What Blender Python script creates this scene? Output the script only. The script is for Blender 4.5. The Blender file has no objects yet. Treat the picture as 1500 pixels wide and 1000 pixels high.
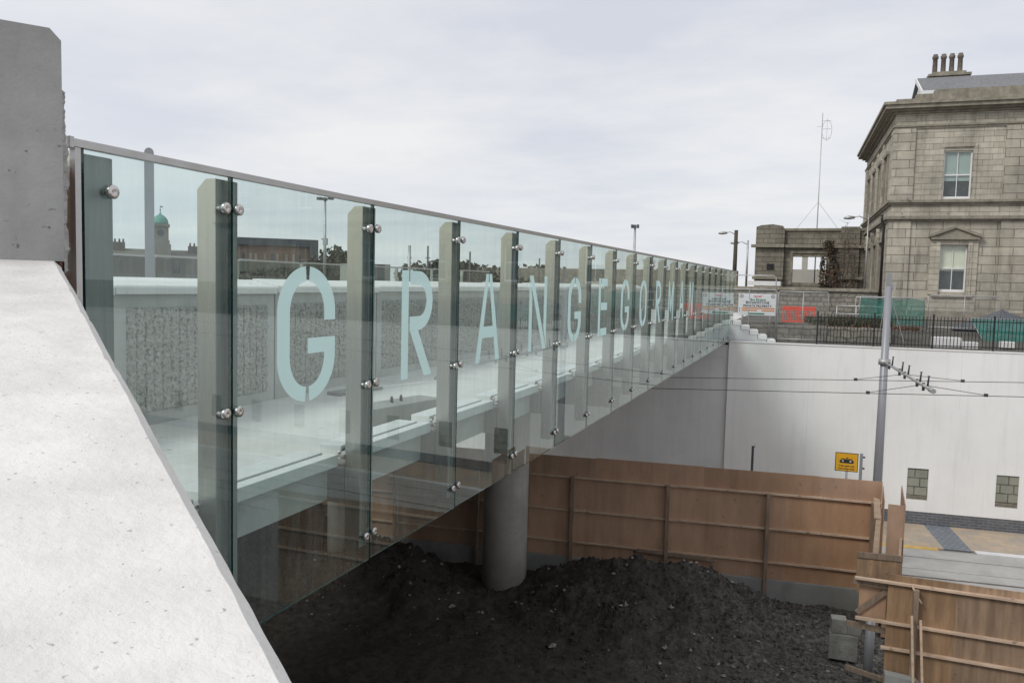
import bpy, math, random
from mathutils import Vector, Matrix, noise
R = math.radians
random.seed(7)
scn = bpy.context.scene
col = scn.collection
EYE = 1.6

# ------------------------------------------------------------------ materials
class NT:
    def __init__(s, tree): s.t = tree; s.n = tree.nodes; s.l = tree.links
    def new(s, typ, **kw):
        nd = s.n.new(typ)
        for k, v in kw.items():
            if k.startswith('i_'):
                key = k[2:]
                key = int(key) if key.isdigit() else key.replace('_', ' ')
                nd.inputs[key].default_value = v
            else: setattr(nd, k, v)
        return nd
    def link(s, a, b): s.l.new(a, b)
    def math(s, op, a, b=None, c=None, clamp=False):
        nd = s.n.new('ShaderNodeMath'); nd.operation = op; nd.use_clamp = clamp
        for i, x in enumerate((a, b, c)):
            if x is None: continue
            if isinstance(x, (int, float)): nd.inputs[i].default_value = x
            else: s.l.new(x, nd.inputs[i])
        return nd.outputs[0]
    def mix(s, f, a, b, blend='MIX'):
        nd = s.n.new('ShaderNodeMix'); nd.data_type = 'RGBA'; nd.blend_type = blend
        for i, x in ((0, f), (6, a), (7, b)):
            if isinstance(x, (int, float)): nd.inputs[i].default_value = x
            elif isinstance(x, (tuple, list)): nd.inputs[i].default_value = (*x[:3], 1)
            else: s.l.new(x, nd.inputs[i])
        return nd.outputs[2]
    def remap(s, v, a, b, c=0., d=1.):
        nd = s.n.new('ShaderNodeMapRange')
        nd.inputs[1].default_value = a; nd.inputs[2].default_value = b
        nd.inputs[3].default_value = c; nd.inputs[4].default_value = d
        s.l.new(v, nd.inputs[0]); return nd.outputs[0]
    def noise(s, vec, scale, detail=4, rough=.55):
        nd = s.n.new('ShaderNodeTexNoise'); nd.inputs['Scale'].default_value = scale
        nd.inputs['Detail'].default_value = detail; nd.inputs['Roughness'].default_value = rough
        s.l.new(vec, nd.inputs['Vector']); return nd.outputs[0]
    def bump(s, h, strength, dist=.01, prev=None):
        nd = s.n.new('ShaderNodeBump'); nd.inputs['Strength'].default_value = strength
        nd.inputs['Distance'].default_value = dist; s.l.new(h, nd.inputs['Height'])
        if prev is not None: s.l.new(prev, nd.inputs['Normal'])
        return nd.outputs[0]

def newmat(name):
    m = bpy.data.materials.new(name); m.use_nodes = True
    nt = NT(m.node_tree); nt.n.clear()
    out = nt.new('ShaderNodeOutputMaterial')
    return m, nt, out

def coords(nt, stretch=(1, 1, 1), rnd=True):
    tc = nt.new('ShaderNodeTexCoord'); v = tc.outputs['Object']
    if rnd:
        oi = nt.new('ShaderNodeObjectInfo')
        a = nt.new('ShaderNodeVectorMath', operation='MULTIPLY_ADD')
        nt.link(oi.outputs['Random'], a.inputs[0]); a.inputs[1].default_value = (17.3, 31.1, 7.7)
        nt.link(v, a.inputs[2]); v = a.outputs[0]
    if stretch != (1, 1, 1):
        mp = nt.new('ShaderNodeMapping'); mp.inputs['Scale'].default_value = stretch
        nt.link(v, mp.inputs['Vector']); v = mp.outputs[0]
    return v

def pm(name, c1, c2=None, scale=3., rough=.8, bump=.3, bscale=40., metal=0., stretch=(1, 1, 1), stain=.25, stscale=.7,
       specks=0., spscale=30., bdist=.01, spec=.5, rnd=True, drip=0., vary=0.):
    m, nt, out = newmat(name)
    c2 = c2 or tuple(x * .8 for x in c1)
    v = coords(nt, stretch, rnd)
    v0 = coords(nt, (1, 1, 1), rnd)
    f = nt.remap(nt.noise(v, scale, 6, .62), .34, .66)
    c = nt.mix(f, c1, c2)
    if stain:
        g = nt.remap(nt.noise(v0, stscale, 5, .6), .4, .68)
        c = nt.mix(nt.math('MULTIPLY', g, stain), c, tuple(x * .45 for x in c1))
    if drip:
        vd = coords(nt, (2.2, 2.2, .18), rnd)
        g = nt.remap(nt.noise(vd, 1.6, 5, .65), .5, .72)
        c = nt.mix(nt.math('MULTIPLY', g, drip), c, tuple(x * .35 for x in c1))
    if specks:
        vo = nt.new('ShaderNodeTexNoise'); vo.inputs['Scale'].default_value = spscale; vo.inputs['Detail'].default_value = 2
        nt.link(v0, vo.inputs['Vector'])
        s = nt.remap(vo.outputs[0], .68, .74)
        c = nt.mix(nt.math('MULTIPLY', s, specks), c, tuple(x * .25 for x in c1))
    if vary:
        oi = nt.new('ShaderNodeObjectInfo')
        hs = nt.new('ShaderNodeHueSaturation'); nt.link(c, hs.inputs['Color']); nt.link(nt.remap(oi.outputs['Random'], 0, 1, 1 - vary, 1 + vary), hs.inputs['Value'])
        rr_ = nt.math('FRACT', nt.math('MULTIPLY', oi.outputs['Random'], 17.)); nt.link(nt.remap(rr_, 0, 1, 1 - vary * .8, 1 + vary * .5), hs.inputs['Saturation']); c = hs.outputs[0]
    p = nt.new('ShaderNodeBsdfPrincipled'); nt.link(c, p.inputs['Base Color'])
    p.inputs['Metallic'].default_value = metal; p.inputs['Specular IOR Level'].default_value = spec
    rr = nt.remap(f, 0, 1, max(rough - .08, .02), min(rough + .08, 1)); nt.link(rr, p.inputs['Roughness'])
    if bump:
        nt.link(nt.bump(nt.noise(v, bscale, 5, .65), bump, bdist), p.inputs['Normal'])
    nt.link(p.outputs[0], out.inputs[0])
    return m

def masonry(name, cols, mortar, bw, bh, msize=.012, off=.5, bump=.8, stain=.5, swirl=0., rough=.85, dark=(.07, .065, .055), stscale=.35, axis=None):
    m, nt, out = newmat(name)
    tc = nt.new('ShaderNodeTexCoord'); sx = nt.new('ShaderNodeSeparateXYZ'); nt.link(tc.outputs['Object'], sx.inputs[0])
    u = nt.math('ADD', sx.outputs[0], sx.outputs[1])
    w = sx.outputs[2]
    if axis == 'floor': w = sx.outputs[1]; u = sx.outputs[0]
    if swirl:
        n1 = nt.noise(tc.outputs['Object'], 1.1, 3); n2 = nt.noise(tc.outputs['Object'], 2.7, 3)
        w = nt.math('ADD', w, nt.math('MULTIPLY', nt.math('SUBTRACT', n1, .5), swirl))
        u = nt.math('ADD', u, nt.math('MULTIPLY', nt.math('SUBTRACT', n2, .5), swirl * 2))
    cx = nt.new('ShaderNodeCombineXYZ'); nt.link(u, cx.inputs[0]); nt.link(w, cx.inputs[1])
    b = nt.new('ShaderNodeTexBrick'); nt.link(cx.outputs[0], b.inputs['Vector'])
    b.offset = off; b.inputs['Scale'].default_value = 1; b.inputs['Brick Width'].default_value = bw; b.inputs['Row Height'].default_value = bh
    b.inputs['Mortar Size'].default_value = msize; b.inputs['Mortar Smooth'].default_value = .3; b.inputs['Bias'].default_value = 0
    b.inputs['Color1'].default_value = (*cols[0], 1); b.inputs['Color2'].default_value = (*cols[1], 1); b.inputs['Mortar'].default_value = (*mortar, 1)
    v = coords(nt, (1, 1, 1), False)
    f = nt.remap(nt.noise(v, 2.5, 7, .7), .3, .7)
    c = nt.mix(nt.math('MULTIPLY', f, .55), b.outputs[0], cols[2] if len(cols) > 2 else tuple(x * .7 for x in cols[0]))
    g = nt.remap(nt.noise(v, stscale, 6, .7), .42, .66)
    c = nt.mix(nt.math('MULTIPLY', g, stain), c, dark)
    vd = coords(nt, (1.6, 1.6, .12), False)
    g2 = nt.remap(nt.noise(vd, 1.4, 5, .7), .52, .72)
    c = nt.mix(nt.math('MULTIPLY', g2, stain), c, dark)
    p = nt.new('ShaderNodeBsdfPrincipled'); nt.link(c, p.inputs['Base Color']); p.inputs['Roughness'].default_value = rough
    h = nt.math('ADD', nt.math('MULTIPLY', b.outputs[1], -1.0), nt.math('MULTIPLY', nt.noise(v, 14, 6, .7), .7))
    nt.link(nt.bump(h, bump, .03), p.inputs['Normal'])
    nt.link(p.outputs[0], out.inputs[0])
    return m

def glassmat(name, tint, ior=1.6, rough=.0, refl=1.):
    m, nt, out = newmat(name)
    tr = nt.new('ShaderNodeBsdfTransparent'); tr.inputs[0].default_value = (*tint, 1)
    gl = nt.new('ShaderNodeBsdfGlossy'); gl.inputs['Roughness'].default_value = rough; gl.inputs[0].default_value = (.93, 1, .99, 1)
    fr = nt.new('ShaderNodeFresnel'); fr.inputs[0].default_value = ior
    ge = nt.new('ShaderNodeNewGeometry')
    v = coords(nt, (1, 1, 1), True)
    sm = nt.remap(nt.noise(v, 1.3, 4, .6), .4, .7)
    f = nt.math('MULTIPLY', fr.outputs[0], nt.math('SUBTRACT', 1., ge.outputs['Backfacing']))
    f = nt.math('MULTIPLY', f, refl, clamp=True)
    mx = nt.new('ShaderNodeMixShader'); nt.link(f, mx.inputs[0]); nt.link(tr.outputs[0], mx.inputs[1]); nt.link(gl.outputs[0], mx.inputs[2])
    # a thin film of dust on the pane
    df = nt.new('ShaderNodeBsdfDiffuse'); df.inputs[0].default_value = (.6, .66, .64, 1)
    vs = coords(nt, (1, 3, .35), True)
    dst = nt.math('MULTIPLY', nt.remap(nt.noise(vs, 2.6, 7, .75), .42, .75), .10)
    dst = nt.math('ADD', dst, .012)
    dst = nt.math('MULTIPLY', dst, nt.math('SUBTRACT', 1., ge.outputs['Backfacing']))
    m2 = nt.new('ShaderNodeMixShader'); nt.link(dst, m2.inputs[0]); nt.link(mx.outputs[0], m2.inputs[1]); nt.link(df.outputs[0], m2.inputs[2])
    nt.link(m2.outputs[0], out.inputs[0])
    return m

M = {}
M['coping'] = pm('white_concrete', (.83, .815, .78), (.72, .70, .665), 2.6, .75, .5, 45, stain=.24, stscale=6.5, specks=.6, spscale=75, stretch=(1, 1, 1))
M['pillar'] = pm('grey_concrete', (.47, .465, .455), (.39, .385, .375), 2.5, .85, .35, 35, stain=.5, drip=.2, stscale=1.6, specks=.8, spscale=26)
M['broken'] = pm('broken_concrete', (.52, .51, .50), (.30, .295, .285), 24, .95, .5, 90, stain=.2, stscale=8, bdist=.006)
M['deck'] = pm('deck_concrete', (.74, .73, .70), (.63, .62, .59), 1.6, .85, .25, 50, stain=.20, stscale=1.1, specks=.4, spscale=9)
M['precast'] = pm('precast_concrete', (.60, .59, .57), (.52, .51, .49), 3, .85, .25, 60, stain=.25, stscale=1.2)
M['precap'] = pm('coping_concrete', (.84, .83, .80), (.77, .76, .73), 3, .8, .2, 60, stain=.12, specks=.4, spscale=18)
M['hacked'] = pm('fractured_concrete', (.60, .585, .55), (.38, .365, .34), 26, .95, .9, 90, stain=.25, stscale=3, bdist=.01)
M['groove'] = pm('groove_dirt', (.34, .33, .305), (.23, .22, .205), 26, .95, .5, 90, stain=0)  # crease shade painted into the grooves and pits of the ribbed face
M['channel'] = pm('galvanised_channel', (.80, .81, .79), (.72, .73, .71), 6, .5, .1, 60, metal=.1, stain=.1)
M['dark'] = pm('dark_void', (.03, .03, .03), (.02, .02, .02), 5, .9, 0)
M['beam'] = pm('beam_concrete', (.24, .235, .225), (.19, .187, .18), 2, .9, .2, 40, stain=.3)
M['darkconc'] = pm('dirty_dark_concrete', (.14, .135, .13), (.10, .098, .094), 2, .9, .2, 40, stain=.4)  # colour darkened to deepen the shade under the deck
M['column'] = pm('column_concrete', (.42, .395, .355), (.34, .32, .29), 1.8, .85, .2, 40, stain=.3, stscale=.8, drip=.3, specks=.5, spscale=12)
M['abut'] = pm('grey_render', (.74, .74, .735), (.68, .68, .68), .8, .85, .15, 40, stain=.15, drip=.12)
M['render'] = pm('white_render', (.87, .86, .835), (.82, .81, .785), .5, .85, .12, 50, stain=.13, stscale=.3, drip=.13)
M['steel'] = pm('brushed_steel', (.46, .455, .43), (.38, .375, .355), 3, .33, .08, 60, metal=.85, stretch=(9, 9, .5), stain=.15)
def post_sheen():
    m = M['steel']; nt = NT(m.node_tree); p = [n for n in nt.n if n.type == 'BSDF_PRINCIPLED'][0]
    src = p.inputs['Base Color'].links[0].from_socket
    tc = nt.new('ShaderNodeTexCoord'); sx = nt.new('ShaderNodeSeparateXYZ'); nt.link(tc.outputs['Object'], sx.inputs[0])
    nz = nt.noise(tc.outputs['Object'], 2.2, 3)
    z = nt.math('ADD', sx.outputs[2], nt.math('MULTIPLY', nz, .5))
    c = nt.mix(nt.remap(z, 1.25, 2.5, 0, .8), src, (.72, .66, .50)); c = nt.mix(nt.remap(z, 1.5, .2, 0, .6), c, (.36, .355, .345))  # reflected warm sheen painted on the upper post, darker tone below
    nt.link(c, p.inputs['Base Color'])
post_sheen()
M['steel2'] = pm('rail_steel', (.60, .585, .575), (.54, .53, .52), 5, .38, .05, 60, metal=.7, stain=.1)
M['plate'] = pm('dull_steel_plate', (.33, .345, .33), (.27, .28, .27), 3, .45, .05, 60, metal=.5, stretch=(9, 9, .5), stain=.15)  # darker copy of the post steel, front face's dim reflection painted in
M['bolt'] = pm('polished_steel', (.68, .65, .62), (.60, .57, .55), 14, .25, .1, 90, metal=.95, stain=.2, stscale=12)
M['bolt2'] = pm('bolt_shank', (.08, .08, .08), (.05, .05, .05), 14, .5, 0, metal=.5)
M['gedge'] = pm('glass_edge', (.012, .085, .080), (.008, .055, .052), 6, .25, 0, stain=0, spec=.8)
M['glass'] = glassmat('tinted_glass', (.865, .925, .914), 1.74)
M['farglass'] = glassmat('distant_glass', (.93, .955, .95), 1.5)
M['wood'] = pm('weathered_board', (.34, .17, .11), (.22, .115, .075), 5, .8, .3, 30, stretch=(3, 3, .4), stain=.3)
M['ply'] = pm('brown_plywood', (.49, .30, .19), (.41, .25, .155), 1.6, .6, .12, 60, stretch=(2.2, 2.2, .6), stain=.25, stscale=.9, drip=.28, vary=.16, specks=.4, spscale=7)
M['ply2'] = pm('worn_plywood', (.39, .255, .15), (.22, .135, .08), 2.2, .7, .25, 40, stretch=(3.5, 3.5, .35), stain=.6, stscale=.9, drip=.5, specks=.5, spscale=9, vary=.2)
M['timber'] = pm('sawn_timber', (.66, .50, .37), (.48, .34, .24), 4, .8, .3, 30, stretch=(.6, 3, 3), stain=.35, stscale=1.5, specks=.7, spscale=5)
M['timber2'] = pm('damp_timber', (.33, .24, .17), (.20, .15, .11), 4, .8, .3, 30, stretch=(3, 3, .5), stain=.35, stscale=1.5)
M['oldblock'] = pm('old_block', (.42, .41, .37), (.27, .265, .24), 4, .95, .8, 18, stain=.5, stscale=2.5, bdist=.03, specks=.8, spscale=12)
M['kick'] = pm('kicker_concrete', (.36, .36, .34), (.29, .29, .275), 1.5, .9, .25, 40, stain=.35, stscale=.8, drip=.2)
M['soil'] = pm('dark_soil', (.080, .067, .055), (.026, .0235, .0215), 5, .95, 1., 14, stain=.5, stscale=.6, bdist=.08, specks=0)
M['stone_bits'] = pm('rubble_bits', (.40, .385, .36), (.12, .115, .105), 3, .9, .4, 20, stain=.3)
M['road'] = pm('trackside_ground', (.30, .29, .275), (.25, .245, .235), .7, .9, .3, 30, stain=.25, stscale=.3)
M['upper'] = pm('rough_ground', (.13, .12, .10), (.085, .082, .07), 1.2, .95, .8, 9, stain=.4, stscale=.5, bdist=.05)
M['grass'] = pm('bank_vegetation', (.07, .085, .045), (.10, .075, .045), 2.2, .95, .8, 12, stain=.3)
M['brickband'] = masonry('blue_brick', [(.11, .12, .135), (.16, .165, .18), (.07, .075, .085)], (.28, .28, .28), .32, .105, .012, stain=.1, bump=.5)
M['buff'] = masonry('buff_paving', [(.46, .38, .28), (.33, .31, .28), (.62, .42, .24)], (.28, .26, .23), .6, .4, .010, stain=.45, dark=(.27, .26, .25), bump=.2, axis='floor', stscale=.8)
M['setts'] = masonry('grey_setts', [(.20, .22, .25), (.25, .27, .30), (.16, .18, .20)], (.10, .11, .12), .2, .2, .014, stain=.1, bump=.4, axis='floor')
M['slab'] = pm('track_slab', (.46, .45, .425), (.36, .355, .335), 1.1, .85, .2, 40, stain=.25, stscale=.5)
M['whiteline'] = pm('pale_kerb', (.72, .72, .71), (.64, .64, .63), 2, .8, .1, 40, stain=.15)
M['yellowp'] = pm('yellow_tactile', (.68, .44, .10), (.58, .38, .10), 3, .8, .2, 40, stain=.25, stscale=3)
M['ashlar_lo'] = masonry('ashlar_rusticated', [(.60, .55, .45), (.44, .40, .325), (.36, .33, .27)], (.15, .14, .115), 1.30, .47, .016, bump=1.2, stain=.48)
M['ashlar_up'] = masonry('ashlar_smooth', [(.64, .585, .475), (.48, .44, .355), (.39, .36, .295)], (.17, .155, .125), .95, .305, .010, bump=.8, stain=.48)
M['trim'] = pm('weathered_stone_trim', (.36, .325, .255), (.22, .20, .16), 3.5, .9, .5, 30, stain=.55, stscale=.9, drip=.5, rnd=False)
M['ruin'] = masonry('dark_ashlar', [(.33, .30, .235), (.25, .23, .18), (.18, .165, .13)], (.07, .065, .055), .85, .34, .014, bump=1., stain=.6, stscale=.6)
M['rubble'] = masonry('rubble_stone', [(.30, .28, .235), (.17, .16, .135), (.36, .335, .28)], (.07, .068, .06), .42, .26, .022, bump=1.3, stain=.35, swirl=.28, stscale=.9)
M['slate'] = pm('roof_slate', (.20, .20, .205), (.16, .16, .165), 2.5, .6, .3, 30, stretch=(4, 1, 1), stain=.2)
M['white'] = pm('white_paint', (.80, .80, .79), (.74, .74, .73), 4, .5, .05, 40, stain=.06)
M['pot'] = pm('chimney_pot_clay', (.20, .17, .135), (.12, .105, .09), 4, .85, .3, 30, stain=.5, stscale=2)
M['cream_blind'] = pm('pale_blind', (.95, .91, .70), (.85, .84, .70), 1.1, .7, 0, stain=.1, stscale=2)  # sky reflection painted as a pale sheet behind the lower window
M['blind'] = pm('window_blind', (.42, .50, .46), (.38, .46, .42), 3, .8, 0, stain=.05)
M['pane'] = pm('window_pane', (.05, .055, .06), (.035, .04, .045), 1.2, .06, .02, 3, spec=1., stain=0)
M['iron'] = pm('black_iron', (.018, .018, .02), (.03, .028, .026), 6, .5, .1, 60, metal=.3, stain=0)
M['pole'] = pm('grey_painted_pole', (.33, .335, .355), (.28, .285, .305), 1.5, .45, .05, 40, stain=.15, metal=.2, stretch=(2, 2, .4))
M['galv'] = pm('galvanised_tube', (.50, .50, .49), (.42, .42, .41), 5, .5, .05, 40, metal=.6, stain=.1)
M['wire'] = pm('contact_wire', (.06, .06, .065), (.05, .05, .05), 5, .6, 0)
M['insul'] = pm('insulator', (.10, .10, .11), (.07, .07, .08), 5, .4, 0)
M['orange'] = pm('orange_plastic', (.75, .085, .045), (.65, .07, .04), 4, .5, .05, 30, stain=.12)
M['green_net'] = pm('green_netting', (.04, .235, .19), (.03, .16, .13), 3, .8, .3, 40, stain=.3, stscale=1.5)
M['signwhite'] = pm('sign_white', (.74, .76, .77), (.68, .70, .71), 2, .4, 0, stain=.08)
M['signyellow'] = pm('sign_yellow', (.80, .42, .02), (.74, .38, .02), 2, .45, 0, stain=.08)
M['ink'] = pm('sign_ink', (.02, .02, .022), (.03, .03, .03), 5, .5, 0, stain=0)
M['inkg'] = pm('sign_green_ink', (.02, .20, .12), (.02, .17, .10), 5, .5, 0, stain=0)
M['inkr'] = pm('sign_red_ink', (.60, .04, .03), (.55, .04, .03), 5, .5, 0, stain=0)
M['inko'] = pm('sign_orange_ink', (.62, .22, .04), (.55, .2, .04), 5, .5, 0, stain=0)
M['copper'] = pm('green_copper', (.16, .38, .31), (.12, .30, .25), .5, .7, .2, 5, stain=.25, stscale=.2)
M['farstone'] = pm('distant_stone', (.20, .18, .145), (.15, .14, .115), .5, .9, .3, 3, stain=.5, stscale=.15)
M['farpale'] = pm('distant_pale_stone', (.33, .315, .27), (.26, .25, .215), .5, .9, .3, 3, stain=.3, stscale=.3)
M['farbrick'] = pm('distant_brick', (.25, .17, .13), (.20, .14, .11), .5, .9, .2, 3, stain=.2, stscale=.1)
M['fargrey'] = pm('distant_grey_cladding', (.10, .11, .125), (.085, .095, .105), .5, .7, .1, 3, stain=.1)
M['cream'] = pm('cream_cladding', (.46, .44, .38), (.41, .39, .34), .8, .8, .1, 20, stain=.15)
M['bark'] = pm('winter_twigs', (.10, .075, .06), (.07, .055, .045), 3, .9, .3, 20)
M['ivy'] = pm('brown_ivy', (.24, .14, .10), (.15, .11, .075), 2, .85, .2, 20, stain=.2)
M['leaf'] = pm('evergreen_leaf', (.03, .042, .02), (.02, .03, .015), 2, .8, .2, 20)
M['rustrail'] = pm('tram_rail_steel', (.25, .22, .2), (.2, .17, .15), 3, .4, .1, 30, metal=.7)
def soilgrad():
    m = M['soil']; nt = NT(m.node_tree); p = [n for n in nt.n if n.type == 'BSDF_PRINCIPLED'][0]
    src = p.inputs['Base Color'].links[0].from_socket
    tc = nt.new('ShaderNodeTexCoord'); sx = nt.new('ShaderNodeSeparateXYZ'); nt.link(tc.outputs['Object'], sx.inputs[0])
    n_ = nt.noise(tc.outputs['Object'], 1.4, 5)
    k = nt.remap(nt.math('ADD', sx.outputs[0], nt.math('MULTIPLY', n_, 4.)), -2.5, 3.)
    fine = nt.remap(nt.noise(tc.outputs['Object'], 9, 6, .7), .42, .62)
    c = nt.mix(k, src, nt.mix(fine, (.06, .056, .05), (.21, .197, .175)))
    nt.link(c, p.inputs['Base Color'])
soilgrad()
# frosted letters: both scatter and pass light
def frosted():
    m, nt, out = newmat('frosted_film')
    d = nt.new('ShaderNodeBsdfDiffuse'); d.inputs[0].default_value = (.79, .985, .965, 1)
    t = nt.new('ShaderNodeBsdfTranslucent'); t.inputs[0].default_value = (.79, .985, .965, 1)
    v = coords(nt, (1, 1, 1), True)
    f = nt.remap(nt.noise(v, 3, 4), .3, .7, .34, .46)
    mx = nt.new('ShaderNodeMixShader'); nt.link(f, mx.inputs[0]); nt.link(d.outputs[0], mx.inputs[1]); nt.link(t.outputs[0], mx.inputs[2])
    tr = nt.new('ShaderNodeBsdfTransparent'); tr.inputs[0].default_value = (.85, 1, .98, 1)
    m2 = nt.new('ShaderNodeMixShader'); m2.inputs[0].default_value = .05
    nt.link(mx.outputs[0], m2.inputs[1]); nt.link(tr.outputs[0], m2.inputs[2])
    nt.link(m2.outputs[0], out.inputs[0]); return m
M['frost'] = frosted()
def greennet():
    m = M['green_net']; nt = NT(m.node_tree); o_ = [n for n in nt.n if n.type == 'OUTPUT_MATERIAL'][0]
    src = o_.inputs[0].links[0].from_socket; t = nt.new('ShaderNodeBsdfTransparent'); mx = nt.new('ShaderNodeMixShader'); mx.inputs[0].default_value = .62
    nt.link(t.outputs[0], mx.inputs[1]); nt.link(src, mx.inputs[2]); nt.link(mx.outputs[0], o_.inputs[0])
greennet()
def netmat():
    m, nt, out = newmat('fence_mesh_wire')
    tc = nt.new('ShaderNodeTexCoord'); s = nt.new('ShaderNodeSeparateXYZ'); nt.link(tc.outputs['Object'], s.inputs[0])
    fx = nt.math('FRACT', nt.math('MULTIPLY', s.outputs[0], 24.)); fz = nt.math('FRACT', nt.math('MULTIPLY', s.outputs[2], 6.))
    k = nt.math('MAXIMUM', nt.math('LESS_THAN', fx, .10), nt.math('LESS_THAN', fz, .03))
    d = nt.new('ShaderNodeBsdfDiffuse'); d.inputs[0].default_value = (.35, .35, .34, 1)
    t = nt.new('ShaderNodeBsdfTransparent')
    mx = nt.new('ShaderNodeMixShader'); nt.link(k, mx.inputs[0]); nt.link(t.outputs[0], mx.inputs[1]); nt.link(d.outputs[0], mx.inputs[2])
    nt.link(mx.outputs[0], out.inputs[0]); return m
M['mesh'] = netmat()

# ------------------------------------------------------------------ mesh builder
class MB:
    def __init__(s): s.v = []; s.f = []; s.m = []; s.smooth = []; s.g = []
    def add(s, vs, fs, mi=0, smooth=False):
        s.g.append((len(s.v), len(s.f))); o = len(s.v); s.v += [tuple(x) for x in vs]
        for f in fs: s.f.append([o + i for i in f]); s.m.append(mi); s.smooth.append(smooth)
        return s
    def box(s, x0, x1, y0, y1, z0, z1, mi=0, mx=None, bev=0):
        if x0 > x1: x0, x1 = x1, x0
        if y0 > y1: y0, y1 = y1, y0
        if z0 > z1: z0, z1 = z1, z0
        if bev:
            import bmesh
            bm = bmesh.new(); bmesh.ops.create_cube(bm, size=1)
            for v in bm.verts: v.co = Vector(((x0 + x1) / 2 + v.co.x * (x1 - x0), (y0 + y1) / 2 + v.co.y * (y1 - y0), (z0 + z1) / 2 + v.co.z * (z1 - z0)))
            bmesh.ops.bevel(bm, geom=bm.edges[:], offset=bev, segments=2, affect='EDGES', profile=.6)
            bm.verts.index_update()
            vs = [v.co.copy() for v in bm.verts]; fs = [[v.index for v in f.verts] for f in bm.faces]; bm.free()
        else:
            vs = [(x, y, z) for x in (x0, x1) for y in (y0, y1) for z in (z0, z1)]
            fs = [(0, 1, 3, 2), (4, 6, 7, 5), (0, 4, 5, 1), (2, 3, 7, 6), (0, 2, 6, 4), (1, 5, 7, 3)]
        if mx is not None: vs = [mx @ Vector(v) for v in vs]
        return s.add(vs, fs, mi)
    def beam(s, a, b, w, h, mi=0, up=(0, 0, 1), bev=0):
        a = Vector(a); b = Vector(b); d = b - a; L = d.length; d.normalize()
        upv = Vector(up)
        if abs(d.dot(upv)) > .98: upv = Vector((0, 1, 0))
        sd = d.cross(upv).normalized(); u2 = sd.cross(d)
        mx = Matrix(((d.x, sd.x, u2.x, a.x), (d.y, sd.y, u2.y, a.y), (d.z, sd.z, u2.z, a.z), (0, 0, 0, 1)))
        return s.box(0, L, -w / 2, w / 2, -h / 2, h / 2, mi, mx, bev)
    def tube(s, pts, rs, n=8, mi=0, cap=True):
        pts = [Vector(p) for p in pts]
        if isinstance(rs, (int, float)): rs = [rs] * len(pts)
        s.g.append((len(s.v), len(s.f))); o = len(s.v); prev = None
        for i, p in enumerate(pts):
            d = (pts[min(i + 1, len(pts) - 1)] - pts[max(i - 1, 0)]).normalized()
            r = Vector((0, 0, 1)) if abs(d.z) < .95 else Vector((1, 0, 0))
            if prev is not None: r = prev
            a = d.cross(r).normalized(); b = a.cross(d).normalized(); prev = b
            for k in range(n):
                t = 2 * math.pi * k / n; s.v.append(tuple(p + (a * math.cos(t) + b * math.sin(t)) * rs[i]))
        for i in range(len(pts) - 1):
            for k in range(n):
                k2 = (k + 1) % n
                s.f.append([o + i * n + k, o + i * n + k2, o + (i + 1) * n + k2, o + (i + 1) * n + k]); s.m.append(mi); s.smooth.append(n > 5)
        if cap:
            s.f.append([o + k for k in range(n)][::-1]); s.m.append(mi); s.smooth.append(False)
            e = o + (len(pts) - 1) * n; s.f.append([e + k for k in range(n)]); s.m.append(mi); s.smooth.append(False)
        return s
    def lathe(s, prof, n=16, c=(0, 0, 0), axis='z', mi=0):
        s.g.append((len(s.v), len(s.f))); o = len(s.v)
        for r, z in prof:
            for k in range(n):
                t = 2 * math.pi * k / n; p = (r * math.cos(t), r * math.sin(t), z)
                if axis == 'x': p = (p[2], p[0], p[1])
                s.v.append((p[0] + c[0], p[1] + c[1], p[2] + c[2]))
        for i in range(len(prof) - 1):
            for k in range(n):
                k2 = (k + 1) % n
                s.f.append([o + i * n + k, o + i * n + k2, o + (i + 1) * n + k2, o + (i + 1) * n + k]); s.m.append(mi); s.smooth.append(True)
        s.f.append([o + k for k in range(n)][::-1]); s.m.append(mi); s.smooth.append(False)
        e = o + (len(prof) - 1) * n; s.f.append([e + k for k in range(n)]); s.m.append(mi); s.smooth.append(False)
        return s
    def prism(s, poly, a, b, axis='x', mi=0):
        n = len(poly)
        def P(t, q): return {'x': (t, q[0], q[1]), 'y': (q[0], t, q[1]), 'z': (q[0], q[1], t)}[axis]
        vs = [P(a, q) for q in poly] + [P(b, q) for q in poly]
        fs = [list(range(n))[::-1], list(range(n, 2 * n))] + [[i, (i + 1) % n, n + (i + 1) % n, n + i] for i in range(n)]
        return s.add(vs, fs, mi)
    def each(s, name, mats, parent=None, loc=(0, 0, 0), rz=0):
        res = []
        ends = s.g[1:] + [(len(s.v), len(s.f))]
        for (v0, f0), (v1, f1) in zip(s.g, ends):
            m = MB(); m.v = s.v[v0:v1]; m.f = [[i - v0 for i in f] for f in s.f[f0:f1]]; m.m = s.m[f0:f1]; m.smooth = s.smooth[f0:f1]
            res.append(m.build(name, mats, parent, loc, rz))
        return res
    def build(s, name, mats, parent=None, loc=(0, 0, 0), rz=0):
        me = bpy.data.meshes.new(name); me.from_pydata(s.v, [], s.f)
        if not isinstance(mats, (list, tuple)): mats = [mats]
        for m in mats: me.materials.append(m)
        me.polygons.foreach_set('material_index', s.m); me.polygons.foreach_set('use_smooth', s.smooth)
        import bmesh
        bm = bmesh.new(); bm.from_mesh(me); bmesh.ops.recalc_face_normals(bm, faces=bm.faces); bm.to_mesh(me); bm.free()
        me.update()
        o = bpy.data.objects.new(name, me); col.objects.link(o)
        o.parent = parent; o.location = loc; o.rotation_euler = (0, 0, rz)
        return o

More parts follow.
